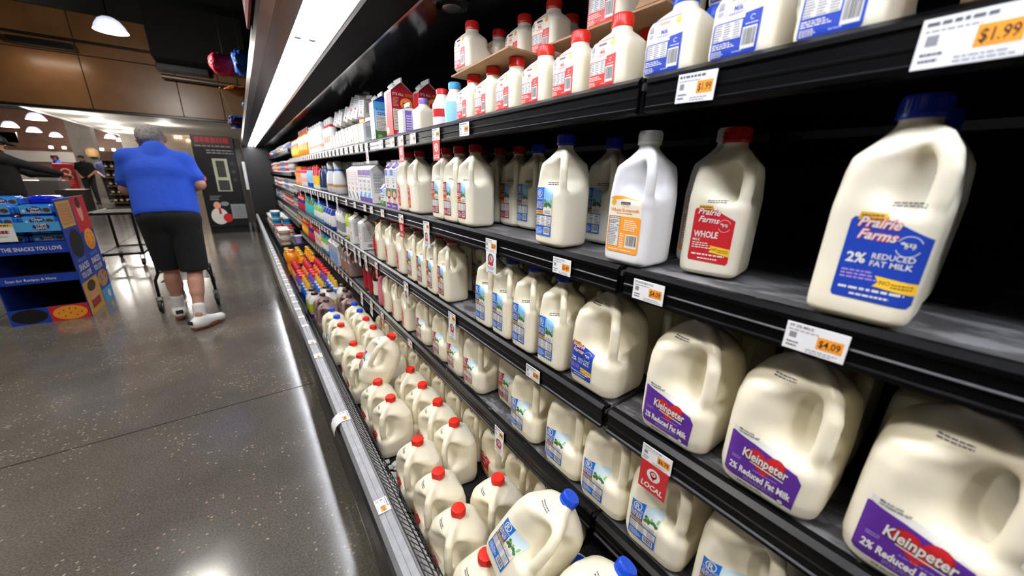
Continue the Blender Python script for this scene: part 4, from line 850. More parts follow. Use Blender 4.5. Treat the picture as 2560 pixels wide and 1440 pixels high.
well('chocg', [(.365, 2.773), (.368, 2.937), (.525, 2.79), (.532, 2.95)], 'chocolate milk gallon jug', 'chocolate milk gallons in the well')
well('whitecap', [(.335, 3.10), (.335, 3.22), (.45, 3.12), (.57, 3.10), (.44, 3.24), (.57, 3.22)], 'white bottle with dark cap and lime label', 'white bottles with dark caps in the well')
well('cone', [(.33 + .105 * i, 3.36 + .1 * j) for j in range(4) for i in range(3)], 'blue bottle with yellow cone cap', 'blue bottles with yellow cone caps in the well')
well('orangecap', [(.33 + .11 * i, 3.8 + .1 * j) for j in range(3) for i in range(3)], 'purple bottle with orange red cap', 'orange capped bottles in the well')
well('redcap', [(.33 + .11 * i, 4.12 + .11 * j) for j in range(4) for i in range(3)], 'orange bottle with tall red cap', 'red capped bottles in the well')
put('oj', (.335, 4.62, WZ + .02), 'large orange juice bottle at the front of the well, beside the red capped bottles', None, sc=(1.15, 1.15, 1.2))
well('ojd', [(.33 + .115 * i, 4.76 + .12 * j) for j in range(5) for i in range(3)], 'orange juice bottle with yellow cap and blue diamond label', 'orange juice bottles in the well')
def stack(key, x, y, z, n, h, what, group):
    for i in range(n): put(key, (x, y, z + i * h), what, group, rz=rg.uniform(-.2, .2))
b = MB(); b.b2((.30, 5.62, .151), (.60, 9.4, .33), mat('well_riser', '1C1C1E', .5)); tag(b.build('riser_box'), 'black riser box carrying the tubs in the far well', 'riser')
FW = .331
for i in range(3): stack('wtub', .37 + .0, 5.75 + .15 * i, FW, 2, .099, 'white square tub with tan label in the far well beside the purple tub', 'white square tubs in the far well')
put('ytub', (.53, 5.76, FW), 'purple tub with white lid in the far well', None)
for i in range(5): stack('rtub', .37 + .13 * (i % 2), 6.3 + .14 * i, FW, 2, .07, 'cream tub with red lid in the far well', 'red lidded tubs in the far well')
for i in range(4): stack('ttub', .38 + .15 * (i % 2), 7.1 + .17 * (i // 2), FW, 2 if i % 2 else 3, .109, 'teal tub with white lid in the far well', 'teal tubs in the far well')
for i in range(10): stack('wtub', .37 + .15 * (i % 2), 7.6 + .17 * (i // 2), FW, 2, .099, 'white square tub at the far end of the well', 'white tubs at the far end of the well')
n = 0
for k, z in enumerate(FZ):
    y = 5.68
    while y < 9.35:
        key = rg.choice(['s1', 's2', 's3', 's4', 's5', 's6', 's1', 's3']); h = .078
        ln = rg.choice([4, 5, 6])
        for q in range(ln):
            if y > 9.35: break
            stack(key, XF + .06, y, z + .002, 2 if k else 1, h, f'small {dict(s1="white tub with gray", s2="cream tub with pink", s3="gray tub with blue", s4="peach tub with red", s5="white tub with orange", s6="blue tub with cream")[key]} band on the {["top", "second", "third", "fourth", "lowest"][k]} shelf of the farthest case', f'small {key[1]} tubs far shelf {k}'.replace('small ', 'small kind ')); n += 1; y += .095
        y += .03

# ------------------------------------------------------------------ jugs lying on the well
def lying(key, cap, axis, label, roll=0):
    a = Vector(axis).normalized(); u = (Vector((0, 0, 1)) - a * a.z).normalized(); u = Matrix.Rotation(roll, 3, a) @ u
    M = Matrix((-u, a.cross(-u), a)).transposed(); base = Vector(cap) - a * .24
    put(key, tuple(base), label, None, rot=M.to_euler())
lying('Rbluew', (.490, .427, .585), (.43, -.27, .86), 'blue cap gallon milk jug leaning back label up on the well jugs', .5)
lying('Rbluew', (.488, .268, .555), (.5, -.2, .84), 'blue cap gallon milk jug leaning back below the other leaning blue capped jug', .4)
put('Rbluew', (.512, .40, WZ + .0), 'blue cap gallon milk jug standing in the well under the two leaning blue capped jugs', None, rz=.1)
put('Rredw', (.368, 1.625, .335), 'red cap gallon milk jug leaning back on top of the others in the well', None, rot=(math.radians(8), math.radians(25), math.radians(-10)))

# ------------------------------------------------------------------ price tags
TAGM = {}
def tag_mesh(price, hang=None, w=.056, h=.036, seed=1, title=''):
    key = (price, hang, w, title)
    if key in TAGM: return TAGM[key]
    b = MB(); b.b2((-.0012, -w / 2, -h / 2), (0, w / 2, h / 2), M_tag, .0004)
    A = Art(); 
    if title: A.text(title, -w * .44, h * .34, h * .1, 'midgray', 0, al='l', w=min(w * .6, w * .04 * len(title)))
    else: A.fine(-w * .45, h * .3, w * .3, h * .46, 1, 'midgray', 0, seed, .5, .2)
    A.fine(-w * .45, h * .2, w * .1, h * .29, 1, 'gray', 0, seed + 1, .4, .2)
    A.rect(-w * .42, -h * .05, -w * .3, h * .16, 'gray', 0); A.fine(-w * .44, -h * .4, -w * .2, -h * .15, 2, 'midgray', 0, seed + 2)
    A.rect(w * .04, -h * .22, w * .44, h * .2, 'orange', 0)
    if price: A.text(price, w * .24, -h * .13, h * .25, 'black', 1, w=w * .33)
    else: A.fine(w * .1, -h * .14, w * .4, h * .12, 1, 'brown', 1, seed, .6, 0)
    A.fine(-w * .1, -h * .46, w * .44, -h * .3, 2, 'gray', 0, seed + 3, .4)
    parts = [('tag_card', b.mesh('tag_card'), None, None), ('printing', A.build('printing', face_minus_x(-.0012), .08, lift=.0002, step=.0001), None, None)]
    if hang:
        q = MB(); hh = .062; t0 = -h / 2 - .0005; q.b2((-.0014, -w / 2 + .002, t0 - hh), (-.0004, w / 2 - .002, t0), pc('red') if hang == 'LOCAL' else M_tag)
        B = Art(); v = t0
        if hang == 'LOCAL':
            B.rect(-w / 2 + .002, t0 - hh, w / 2 - .002, t0, 'red', 0); B.disc(0, v - .022, .0135, 'white', 1, 24); B.disc(0, v - .020, .0075, 'red', 2, 18)
            B.poly([(-.0068, v - .023), (.0068, v - .023), (0, v - .034)], 'red', 2); B.disc(0, v - .020, .0045, 'white', 3, 16); B.disc(0, v - .020, .002, 'red', 4, 10)
            B.text('LOCAL', 0, v - .055, .0115, 'white', 2, bold=.035, shear=.15, w=w * .76)
        else:
            B.ring(0, v - .020, .0155, .005, 'midgray', 1, 0, 360, 26); B.poly([(-.012, v - .03), (.012, v - .03), (.014, v - .037), (0, v - .039), (-.014, v - .037)], 'red', 2)
            B.text('R', 0, v - .026, .013, 'red', 3, bold=.03); B.ring(0, v - .020, .0095, .001, 'red', 2)
            for i, s in enumerate(('QUALITY PRODUCTS', 'FROM OUR FAMILY', 'TO YOURS')): B.text(s, 0, v - .0445 - .0037 * i, .0026, 'midgray', 2, w=(.036, .034, .018)[i])
            B.fine(-.014, v - .0605, .014, v - .056, 1, 'black', 2, 4, .3, .1)
        parts += [('hang_card', q.mesh('hang_card'), None, None), ('hang_printing', B.build('hang_printing', face_minus_x(-.0014), .08, lift=.0002, step=.0001), None, 'hang_card')]
    kind('tag%d' % len(TAGM), 'price_tag', 'price tag', parts); TAGM[key] = 'tag%d' % len(TAGM); return TAGM[key]
XT = XF - .0145
def ptag(k, y, price, label, group=None, hang=None, w=.056, h=.036, rx=0, title='', dz=-.028):
    put(tag_mesh(price, hang, w, h, int(y * 100) % 97, title), (XT, y, SZ[k] + dz), label, group, rot=(rx, 0, 0))
ptag(0, .309, '$1.99', 'white price tag reading $1.99 on the top shelf edge below the blue label jugs', h=.038, rx=.03)
ptag(0, .061, '$1.99', 'large white price tag with orange patch at the near end of the top shelf edge', w=.066, h=.042)
ptag(0, .984, '', 'small price tag on the top shelf edge below the red label jugs'); ptag(0, 1.175, '', 'price tag with red LOCAL card hanging from the top shelf edge, the nearer one', None, 'LOCAL', .056)
ptag(0, 1.505, '', 'price tag with red LOCAL card hanging from the top shelf edge, the farther one', None, 'LOCAL', .056); ptag(0, 1.377, '', 'price tag on the top shelf edge between the two LOCAL cards')
for i, y in enumerate((1.609, 1.762, 2.1, 2.19)): ptag(0, y, '', f'price tag on the top shelf edge past the LOCAL cards, {ORD[i]}', 'price tags past the LOCAL cards')
ptag(0, 2.0, '', 'price tag with a curling strip hanging from the top shelf edge below the white cartons', None, 'strip', .046)
for i in range(26): ptag(0, 2.32 + .125 * i, '', 'white price tag in the far run of tags along the top shelf edge', 'far run of tags on the top shelf edge', w=.075)
ptag(1, .554, '$3.49', 'white price tag reading $3.49 on the second shelf edge', title='REDUCED FAT MILK'); ptag(1, .338, '$4.09', 'white price tag reading $4.09 on the second shelf edge below the buttermilk', title='PF WHOLE MILK HGAL', w=.06); ptag(1, .104, '$4.09', 'white price tag reading $4.09 at the near end of the second shelf edge', title='PF 2% MILK', w=.062)
ptag(1, .84, '$2.69', 'price tag reading $2.69 with a hanging badge card on the second shelf edge', None, 'R', title='WHOLE 2% MILK'); ptag(1, 1.293, '', 'price tag with a white badge card hanging on the second shelf edge, farther', None, 'R')
ptag(1, 1.567, '', 'price tag with red LOCAL card hanging on the second shelf edge', None, 'LOCAL')
for i, y in enumerate((1.83, 2.02, 2.15, 2.38, 2.6)): ptag(1, y, '', f'price tag on the second shelf edge below the cartons, {ORD[i]}', 'price tags below the cartons on the second shelf', w=.05)
for i in range(20): ptag(1, 2.9 + .135 * i, '', 'white tag in the far run of tags along the second shelf edge', 'far run of tags on the second shelf edge', None if i % 3 else 'strip', w=.05)
ptag(2, .636, '$5.99', 'white price tag reading $5.99 on the third shelf edge'); ptag(2, .273, '$6.79', 'price tag reading $6.79 with red LOCAL card hanging on the third shelf edge', None, 'LOCAL', .06, .034, title='KLEINPETER LOW FAT MILK')
ptag(2, 1.1, '', 'price tag with a white badge card hanging on the third shelf edge, nearer', None, 'R'); ptag(2, 1.563, '', 'price tag with a curled white badge card on the third shelf edge, farther', None, 'R', rx=.05)
for i, y in enumerate((2.03, 2.25, 2.40, 2.52)): ptag(2, y, '', f'strip price tag on the third shelf edge above the brown bottles, {ORD[i]}', 'price tags above the brown bottles', 'LOCAL' if i == 0 else 'strip', w=.05)
for i in range(20): ptag(2, 2.75 + .14 * i, '', 'white price tag in the far run of tags along the third shelf edge', 'far run of tags on the third shelf edge', None if i % 4 else 'strip', w=.05)
ptag(3, .788, '', 'price tag with a white badge card hanging on the lowest shelf edge', None, 'R', rx=.02, w=.05); ptag(3, 1.563, '', 'small price tag folded on the lowest shelf edge')
ptag(3, 2.0, '', 'price tag with red LOCAL card hanging on the lowest shelf edge', None, 'LOCAL', .05)
for i, y in enumerate((2.22, 2.45)): ptag(3, y, '', f'price tag with a hanging strip on the lowest shelf edge, {ORD[i]}', 'strip tags on the lowest shelf edge', 'strip', w=.05, rx=.25)
for i in range(20): ptag(3, 2.75 + .14 * i, '', 'white price tag in the far run of tags along the lowest shelf edge', 'far run of tags on the lowest shelf edge', w=.05)
def rtag(y, label, group=None, w=.05, hang=None, price=''):
    put(tag_mesh(price, hang, w, .034, int(y * 100) % 89), (.1735, y, .4122), label, group, rot=(0, math.radians(90), 0))
rtag(.813, 'price tag lying on the gray front rail, nearest', price='$3.99')
rtag(1.276, 'price tag with a curling card on the gray front rail', w=.06)
for i, y in enumerate((1.845, 2.03)): rtag(y, f'price tag on the gray front rail beyond the curling card, {ORD[i]}', 'pair of tags on the front rail')
for i in range(19): rtag(2.29 + .165 * i, 'white price tag in the far run along the gray front rail', 'far run of tags on the front rail', .038)
# the curled card hanging outside the rail
b = MB(); pts = [(.160, .4125), (.150, .409), (.138, .398), (.131, .38), (.129, .358)]
V = [(x, yy, z) for x, z in pts for yy in (1.245, 1.305)]; b.add(V, [(2 * i, 2 * i + 1, 2 * i + 3, 2 * i + 2) for i in range(4)], M_tag, True)
o = b.build('curled_card'); tag(o, 'white curled paper card drooping over the front rail', 'card')
sm = o.modifiers.new('thick', 'SOLIDIFY'); sm.thickness = .0006
# spilled ice in the well
b = MB()
for i in range(26):
    r = rg.uniform(.006, .016); b.box((.30 + rg.uniform(-.012, .03), 1.14 + rg.uniform(-.09, .1), .158 + r * .4), (r * 2, r * 1.6, r), mat('ice_white', 'DADCDC', .3), r * .3, (rg.random(), rg.random(), rg.random()))
tag(b.build('ice_crumbs'), 'white frost crumbs spilled on the well deck in the gap between jugs', 'ice', kind='stuff')
# ------------------------------------------------------------------ people
M_skin = mat('skin', 'C08E76', .55, sss=.1, noise=(18, .5, 'B27F68')); M_skin2 = mat('skin_tan', 'A8745A', .55)
def body_parts(J, s=1.0, fem=False):
    """continuous body from joints J (dict of points)"""
    V = lambda n: Vector(J[n])
    up = (V('neck') - V('pelvis')).normalized(); P = []
    side = (V('shR') - V('shL')).normalized(); ch = V('neck') * .68 + V('pelvis') * .32; wa = V('neck') * .35 + V('pelvis') * .65
    P += [(V('pelvis') - side * .07, V('pelvis') + side * .07, .115 * s, .115 * s), (wa - side * .055, wa + side * .055, .108 * s, .108 * s), (ch - side * .08, ch + side * .08, .115 * s, .115 * s), (V('pelvis'), ch, .115 * s, .115 * s)]
    P += [(V('shL') * .95 + V('neck') * .05, V('neck'), .055, .05, .05), (V('shR') * .95 + V('neck') * .05, V('neck'), .055, .05, .05), (ch, V('neck'), .1, .055, .05)]
    hd = V('head'); f = Vector(J['face']).normalized(); u2 = (hd - V('neck')).normalized(); u2 = (u2 - f * u2.dot(f)).normalized(); sd = f.cross(u2)
    P += [(V('neck') - up * .02, hd - u2 * .04 - f * .01, .053, .05, .03)]
    P += [(hd + u2 * .025 - f * .018, hd + u2 * .025 - f * .012, .083, .083, .02), (hd - u2 * .02 + f * .01, hd - u2 * .065 + f * .03, .066, .047, .025), (hd + f * .075 + u2 * .008, hd + f * .098 - u2 * .02, .009, .014, .01)]
    P += [(hd + f * .078 + u2 * .022 - sd * .03, hd + f * .078 + u2 * .022 + sd * .03, .012, .012, .012), (hd + f * .078 - u2 * .052 - sd * .02, hd + f * .078 - u2 * .052 + sd * .02, .009, .009, .008)]
    for q in (-1, 1): P += [(hd + sd * q * .082 - u2 * .02 - f * .004, hd + sd * q * .09 + u2 * .015 - f * .012, .011, .014, .008)]
    for a in 'LR':
        sh, el, wr = V('sh' + a), V('el' + a), V('wr' + a)
        P += [(sh, el, .055, .042, .03), (el, wr, .043, .028, .02)]
        d = (wr - el).normalized(); n = Vector(J.get('palm' + a, (0, 0, -1))); n = (n - d * n.dot(d)).normalized(); sp = d.cross(n)
        thumb = Vector(J.get('thumb' + a, (-1 if a == 'R' else 1, 0, 0))); sp = sp if sp.dot(thumb) > 0 else -sp
        pm = wr + d * .05; P += [(wr + d * .015 - sp * .012, pm + d * .03 - sp * .022, .02, .0155, .012), (wr + d * .015 + sp * .012, pm + d * .03 + sp * .022, .02, .0155, .012)]
        cu = J.get('curl' + a, .9)
        for k, ln in enumerate((.066, .074, .07, .055)):
            b0 = pm + d * .035 + sp * (.027 - .018 * k); a1 = cu; a2 = cu * 2.0
            p1 = b0 + (d * math.cos(a1 * .5) + n * math.sin(a1 * .5)) * ln * .5; p2 = p1 + (d * math.cos(a2) + n * math.sin(a2)) * ln * .55
            P += [(b0, p1, .0095, .0088, .005), (p1, p2, .0088, .0075, .004)]
        t0 = wr + d * .03 + sp * .025; t1 = t0 + (d * .5 + sp * .75 + n * .3).normalized() * .04; P += [(t0, t1, .0125, .011, .008), (t1, t1 + (d * .8 + n * .5).normalized() * .032, .0105, .0085, .005)]
        hp, kn, an = V('hp' + a), V('kn' + a), V('an' + a)
        P += [(hp, kn, .085, .054, .04), (kn, an, .052, .034, .02), (kn * .72 + an * .28 - Vector(J['face']) * .012, kn * .5 + an * .5 - Vector(J['face']) * .006, .052, .045, .025)]
        fd = Vector(J['foot' + a]).normalized(); P += [(an - Vector((0, 0, .05)), an + fd * .13 - Vector((0, 0, .075)), .035, .028, .02)]
    return P, (hd, f, u2, sd, ch, wa, side, up)
def sdf_obj(name, prims, h, m, parent, k=.03, keep=None):
    V, Q = blobs(prims, h, k)
    if keep is not None:
        sd_, nv = keep(V); snap = (sd_ < 0) & (sd_ > -1.6 * h); V[snap] -= np.outer(sd_[snap], nv)      # clean hem
        ok = sd_ > -1.6 * h; Q = Q[ok[Q].all(1)]; used = np.unique(Q); rm = -np.ones(len(V), int); rm[used] = np.arange(len(used)); V = V[used]; Q = rm[Q]
    return link(name, np_mesh(name, V, Q, [m]), parent)
def person(label, J, top, trousers, hair, shorts=False, sleeve=.62, long_sleeve=False, h=.007, group=None, skin=None, cap=None, shoes='1C1C1E'):
    sk = skin or M_skin; P, (hd, f, u2, sd, ch, wa, side, up) = body_parts(J)
    t = thing('person', label, 'person', (0, 0, 0)); V = lambda n: Vector(J[n])
    sdf_obj('body', P, h, sk, t)
    for q in (-1, 1):
        e = MB(); c = hd + f * .071 + sd * q * .031 + u2 * .006; e.lathe([(.002, -.011), (.009, -.006), (.0115, 0), (.009, .006), (.002, .011)], mat('eye_white', 'E8E4E0', .2), 12, c=c); e.build('eye', t)
    # hair or cap
    HP = [(hd + u2 * .03 - f * .024, hd + u2 * .032 - f * .01, .09, .089, .02), (hd - u2 * .01 - f * .045, hd - u2 * .035 - f * .04, .066, .058, .02)]
    sdf_obj('hair', HP, .006, mat('hair_' + hair, hair, .8, noise=(60, .5, '6E6A68' if hair > '6' else '0C0A09'), bump=(120, .6)), t)
    if cap:
        q = MB(); M = Matrix.Translation(hd + u2 * .035) @ Matrix((sd, f, u2)).transposed().to_4x4(); q.lathe([(.1, 0), (.1, .02), (.085, .06), (.05, .085), (.01, .092)], mat('cap_' + cap, cap, .6), 24, M=M)
        q.add([hd + u2 * .04 + sd * a * .075 + f * b + u2 * c for a, b, c in ((-1, .06, 0), (1, .06, 0), (.8, .17, -.012), (-.8, .17, -.012), (-1, .06, .006), (1, .06, .006), (.8, .17, -.006), (-.8, .17, -.006))], [(0, 1, 2, 3), (4, 5, 6, 7), (2, 3, 7, 6), (0, 3, 7, 4), (1, 2, 6, 5)], mat('cap_' + cap, cap, .6)); q.build('cap', t)
    # shirt
    pe = V('pelvis'); hem = Vector(J['hem']) if 'hem' in J else pe - up * .0
    SP = [(hem, ch, .127, .122, .05), (ch, V('neck') - up * .03, .12, .075, .04)]
    for q in (-1, 1): SP += [(hem + side * q * .085, ch + side * q * .094, .117, .108, .05), (ch + side * q * .088, ch + side * q * .1 + up * .07, .106, .09, .05)]
    for a in 'LR':
        sh, el, wr = V('sh' + a), V('el' + a), V('wr' + a); SP += [(sh, V('neck') - up * .005, .066, .06, .04), (V('neck') - up * .035, V('neck') + up * .022, .08, .066, .03), (sh, sh.lerp(el, sleeve if not long_sleeve else 1), .067, .066 if not long_sleeve else .053, .04)]
        if long_sleeve: SP += [(el, el.lerp(wr, .9), .053, .04, .02)]
    d0 = up
    zk = (hem - up * .012)
    def keep(Vs):
        return (Vs - np.array(zk)) @ np.array(up) + .02, np.array(up)
    sdf_obj('shirt', SP, h + .001, mat('cloth_' + top, top, .85, bump=(14, .5)), t, keep=keep)
    # trousers or shorts
    TP = [(pe - side * .072, pe + side * .072, .124, .124), (pe, wa, .12, .116)]
    for a in 'LR':
        hp, kn, an = V('hp' + a), V('kn' + a), V('an' + a)
        if shorts: TP += [(hp, hp.lerp(kn, .99), .108, .096, .025)]
        else: TP += [(hp, kn, .098, .07, .03), (kn, an - Vector((0, 0, .02)), .07, .056, .02)]
    cut = None
    if shorts:
        zc = min(J['knL'][2], J['knR'][2]) + .012
        def cut(Vs): return Vs[:, 2] - zc + .02, np.array((0, 0, 1.0))
    sdf_obj('shorts' if shorts else 'trousers', TP, h + .001, mat('cloth_' + trousers, trousers, .9, bump=(16, .4)), t, keep=cut)
    # socks and shoes
    for a in 'LR':
        an = V('an' + a); kn = V('kn' + a); fd = Vector(J['foot' + a]).normalized(); g = Vector((0, 0, -.09)); sdv = fd.cross(Vector((0, 0, 1)))
        lift = J.get('lift' + a, 0); bz = an.z - .105
        if shorts: sdf_obj('sock', [(an + (kn - an).normalized() * .075, an - Vector((0, 0, .04)), .045, .041)], .006, mat('white_sock', 'DAD8D4', .9), t)
        hb = Vector((an.x, an.y, bz)) - fd * .045
        so = [(hb + Vector((0, 0, .045)), hb + fd * .08 + Vector((0, 0, .05)), .042, .04), (hb + fd * .08 + Vector((0, 0, .045)), hb + fd * .205 + Vector((0, 0, .034)), .043, .036), (an - Vector((0, 0, .03)), an - Vector((0, 0, .06)), .042, .046)]
        sh = sdf_obj('shoe', so, .006, mat('shoe_' + shoes, shoes, .5), t, keep=lambda Vs: (Vs[:, 2] - bz - .012, np.array((0, 0, 1.0))))
        q = MB(); pts = []
        for k in range(20):
            an_ = 2 * math.pi * k / 20; pts.append((.125 * math.cos(an_), (.044 + .006 * math.cos(an_)) * math.sin(an_)))
        M = Matrix((fd, sdv, Vector((0, 0, 1)))).transposed(); c0 = hb + fd * .082
        vs = [c0 + M @ Vector((x * 1.0, y, z)) for z in (.0, .024) for x, y in pts]
        q.add(vs, [[i, (i + 1) % 20, 20 + (i + 1) % 20, 20 + i] for i in range(20)] + [list(range(20))[::-1], list(range(20, 40))], mat('gum_sole', '8A4A22', .6) if shorts else mat('black_sole', '121212', .6)); so_ = q.build('sole', sh)
        if shorts:
            q = MB(); q.box((0, 0, 0), (.012, .05, .035), mat('navy_heel', '1B2038', .6), .005); o = q.build('heel_patch', sh); o.location = hb - fd * .038 + Vector((0, 0, .062)); o.rotation_euler = (0, 0, math.atan2(fd.y, fd.x))
    return t
J = dict(pelvis=(-.515, 4.04, .90), neck=(-.525, 4.235, 1.405), head=(-.535, 4.325, 1.500), face=(.15, .95, -.3), shL=(-.69, 4.2, 1.352), shR=(-.362, 4.2, 1.342),
         elL=(-.745, 4.2, 1.12), wrL=(-.70, 4.34, 1.072), elR=(-.288, 4.13, 1.16), wrR=(-.43, 4.34, 1.072), palmL=(0, 0, -1), palmR=(0, 0, -1), thumbL=(1, 0, 0), thumbR=(-1, 0, 0), curlL=.85, curlR=.85,
         hpL=(-.605, 4.05, .87), hpR=(-.43, 4.03, .87), knL=(-.60, 4.12, .475), knR=(-.435, 3.98, .475), anL=(-.625, 4.16, .125), anR=(-.455, 3.79, .115), footL=(-.12, 1, 0), footR=(.77, .64, 0), hem=(-.52, 4.05, .945))
person('person in bright blue t-shirt and black shorts leaning forward as they push a cart', J, '1A4BC2', '0E0E10', 'A5A19C', True, sleeve=.72, shoes='E6E4DF')
def stand(x, y, face, dz=0, arms=None, s=1.0):
    f = Vector(face).normalized(); r = Vector((f.y, -f.x, 0)); b = Vector((x, y, 0))
    P = lambda a, c, z: tuple(b + r * a + f * c + Vector((0, 0, z * s)))
    d = dict(pelvis=P(0, 0, .95), neck=P(0, .0, 1.45), head=P(0, .03, 1.58), face=tuple(f * .95 + Vector((0, 0, -.25))), shL=P(-.17, 0, 1.38), shR=P(.17, 0, 1.38), elL=P(-.24, -.02, 1.12), elR=P(.24, -.02, 1.12),
             wrL=P(-.2, .2, 1.0), wrR=P(.2, .2, 1.0), hpL=P(-.09, 0, .9), hpR=P(.09, 0, .9), knL=P(-.1, .02, .5), knR=P(.1, .0, .5), anL=P(-.1, 0, .105), anR=P(.1, 0, .105), footL=tuple(f - r * .2), footR=tuple(f + r * .2),
             thumbL=tuple(r), thumbR=tuple(-r), palmL=(0, 0, -1), palmR=(0, 0, -1), hem=P(0, 0, .95))
    if arms: d.update({k: P(*v) for k, v in arms.items()})
    return d
person('person in black t-shirt and dark trousers standing in the distance beyond the cookie display', stand(-4.45, 20, (-.3, -1, 0), arms=dict(elR=(.27, .0, 1.13), wrR=(.1, .16, .98))), '101014', '26282C', '2A1C16', h=.012, skin=M_skin2)
person('person in bright blue shirt half hidden behind the red sign in the distance', stand(-5.32, 21, (-.9, -.4, 0)), '1F55C8', '2A2C34', '5A3A28', h=.012)
person('person in slate blue shirt just behind the black t-shirt person', stand(-4.12, 20.9, (.5, -1, 0)), '4A5A8C', '26282C', '2A1C16', h=.012)
person('person in black long sleeves and black cap reaching out at the left edge', stand(-2.60, 8.2, (.6, .5, 0), arms=dict(elR=(.22, .24, 1.28), wrR=(.16, .50, 1.2), elL=(-.1, .3, 1.2), wrL=(.06, .52, 1.18)), s=.98), '0E0E10', '141416', '14100E', long_sleeve=True, cap='0E0E10', h=.009)

# ------------------------------------------------------------------ shopping cart pushed by the blue shirt person
M_cart = mat('black_cart_wire', '0E0F10', .35, metal=.3)
t = thing('shopping_cart', 'black wire shopping cart pushed by the person in the blue t-shirt', 'shopping cart', (-.575, 4.45, 0))
b = MB()
TL = [(-.205, 0, .93), (.205, 0, .93), (.15, .82, .98), (-.15, .82, .98)]; BL = [(-.165, .12, .52), (.165, .12, .52), (.12, .78, .6), (-.12, .78, .6)]
b.tube(TL, .009, M_cart, 8, True); b.tube(BL, .006, M_cart, 6, True)
for i in range(4): b.tube([TL[i], BL[i]], .007, M_cart, 6)
def lerp3(a, c, q): return tuple(p + (r - p) * q for p, r in zip(a, c))
for i in range(4):
    j = (i + 1) % 4
    for k in range(1, 12): b.tube([lerp3(TL[i], TL[j], k / 12), lerp3(BL[i], BL[j], k / 12)], .0022, M_cart, 4)
    for k in range(1, 7): b.tube([lerp3(TL[i], BL[i], k / 7), lerp3(TL[j], BL[j], k / 7)], .0022, M_cart, 4)
for k in range(1, 10): b.tube([lerp3(BL[0], BL[3], k / 10), lerp3(BL[1], BL[2], k / 10)], .0022, M_cart, 4)
b.build('basket', t)
b = MB()
for s in (-1, 1): b.tube([(s * .21, -.03, 1.02), (s * .21, .0, .93), (s * .17, .06, .55), (s * .175, .03, .36), (s * .2, .0, .30), (s * .205, -.0, .15)], .012, M_cart, 8); b.tube([(s * .175, .03, .36), (s * .14, .75, .27), (s * .14, .78, .14)], .011, M_cart, 8)
b.build('frame', t)
b = MB(); b.tube([(-.215, -.03, 1.02), (.215, -.03, 1.02)], .014, mat('cart_handle', '141416', .4), 10); b.build('handle', t)
b = MB()
for s in (-1, 1): b.tube([(s * .17, .05, .27), (s * .125, .74, .235)], .006, M_cart, 6)
for k in range(13): b.tube([lerp3((-.17, .05, .27), (-.125, .74, .235), k / 12), lerp3((.17, .05, .27), (.125, .74, .235), k / 12)], .004, M_cart, 5)
b.build('lower_rack', t)
def caster(par, x, y, top, r=.06):
    w = MB(); w.lathe([(r * .55, -.013), (r * .95, -.012), (r, 0), (r * .95, .012), (r * .55, .013)], mat('caster_rubber', '141414', .5), 24, M=Matrix.Translation((x, y - .02, r)) @ Matrix.Rotation(math.pi / 2, 4, 'Y')); o = w.build('caster', par)
    w = MB(); w.lathe([(r * .5, -.016), (r * .5, .016)], mat('caster_hub', '8A8480', .3, metal=.6), 16, M=Matrix.Translation((x, y - .02, r)) @ Matrix.Rotation(math.pi / 2, 4, 'Y'))
    for s in (-1, 1): w.extr([(y + .012, top), (y - .012, top), (y - .028, r - .01), (y - .012, r - .01)], x + s * .02 - .002, x + s * .02 + .002, M_steel, axis=0)
    w.b2((x - .024, y - .014, top - .006), (x + .024, y + .014, top), M_steel); w.build('fork', o)
for s in (-1, 1): caster(t, s * .205, 0, .15); caster(t, s * .14, .78, .14)

# ------------------------------------------------------------------ two-deck stock cart
t = thing('stock_cart', 'empty black two-deck stock cart standing behind the cookie display', 'stock cart', (-1.45, 6.9, 0), (0, 0, -.05))
def deck(z, name, n):
    b = MB(); w, l = .215, .75
    b.tube([(-w, 0, z), (w, 0, z), (w, l, z), (-w, l, z)], .016, M_cart, 8, True)
    for k in range(1, n): b.box((0, l * k / n, z + .005), (w * 2, .022, .008), M_cart)
    b.build(name, t)
deck(.705, 'upper_deck', 9); deck(.17, 'lower_deck', 6)
for x in (-.205, .205):
    for y in (.01, .74): b = MB(); b.tube([(x, y, .17), (x, y, .72)], .016, M_cart, 8); b.build('post', t); caster(t, x * .95, y, .155, .05)

# ------------------------------------------------------------------ cookie display
M_board = mat('display_board_blue', '1E3C9C', .5); M_inside = mat('brown_board_inside', '2A1712', .9)
DX0, DX1, DY0, DY1 = -1.72, -1.268, 4.636, 5.36
t = thing('cookie_display', 'blue cardboard snack display with open trays and printed side panel at the left edge', 'display stand', (0, 0, 0))
b = MB(); b.b2((DX1 - .006, DY0, 0), (DX1, DY1, 1.02), M_board); o = b.build('side_panel', t)
A = Art(); L = DY1 - DY0
A.rect(0, 0, L, 1.02, 'deepblue', 0)
A.rect(.02, .78, .33, 1.0, 'gold', 1).rect(.05, .80, .30, .98, 'tan', 2).fine(.07, .82, .28, .96, 6, 'orange', 3, 4, .3)
A.rect(.36, .7, L, 1.02, 'red', 1).disc(.52, .9, .06, 'peach', 2, 18, .11).disc(.52, .96, .06, 'darkbrown', 3, 14, .05)
A.disc(.2, .63, .15, 'black', 2, 26, .12).ring(.2, .63, .13, .006, 'darkbrown', 3); A.disc(.55, .62, .14, 'orange', 3, 26, .1)
for k in range(7): A.disc(.55 + .08 * math.cos(k * .9), .62 + .06 * math.sin(k * .9), .009, 'brown', 4, 8)
for x in (.19, .53): A.text('MAKE THE', x, .475, .03, 'lightblue', 2, w=.2); A.text('SNACKS', x, .40, .055, 'white', 2, w=.25, bold=.03); A.text('YOU LOVE', x, .33, .05, 'white', 2, w=.25, bold=.03)
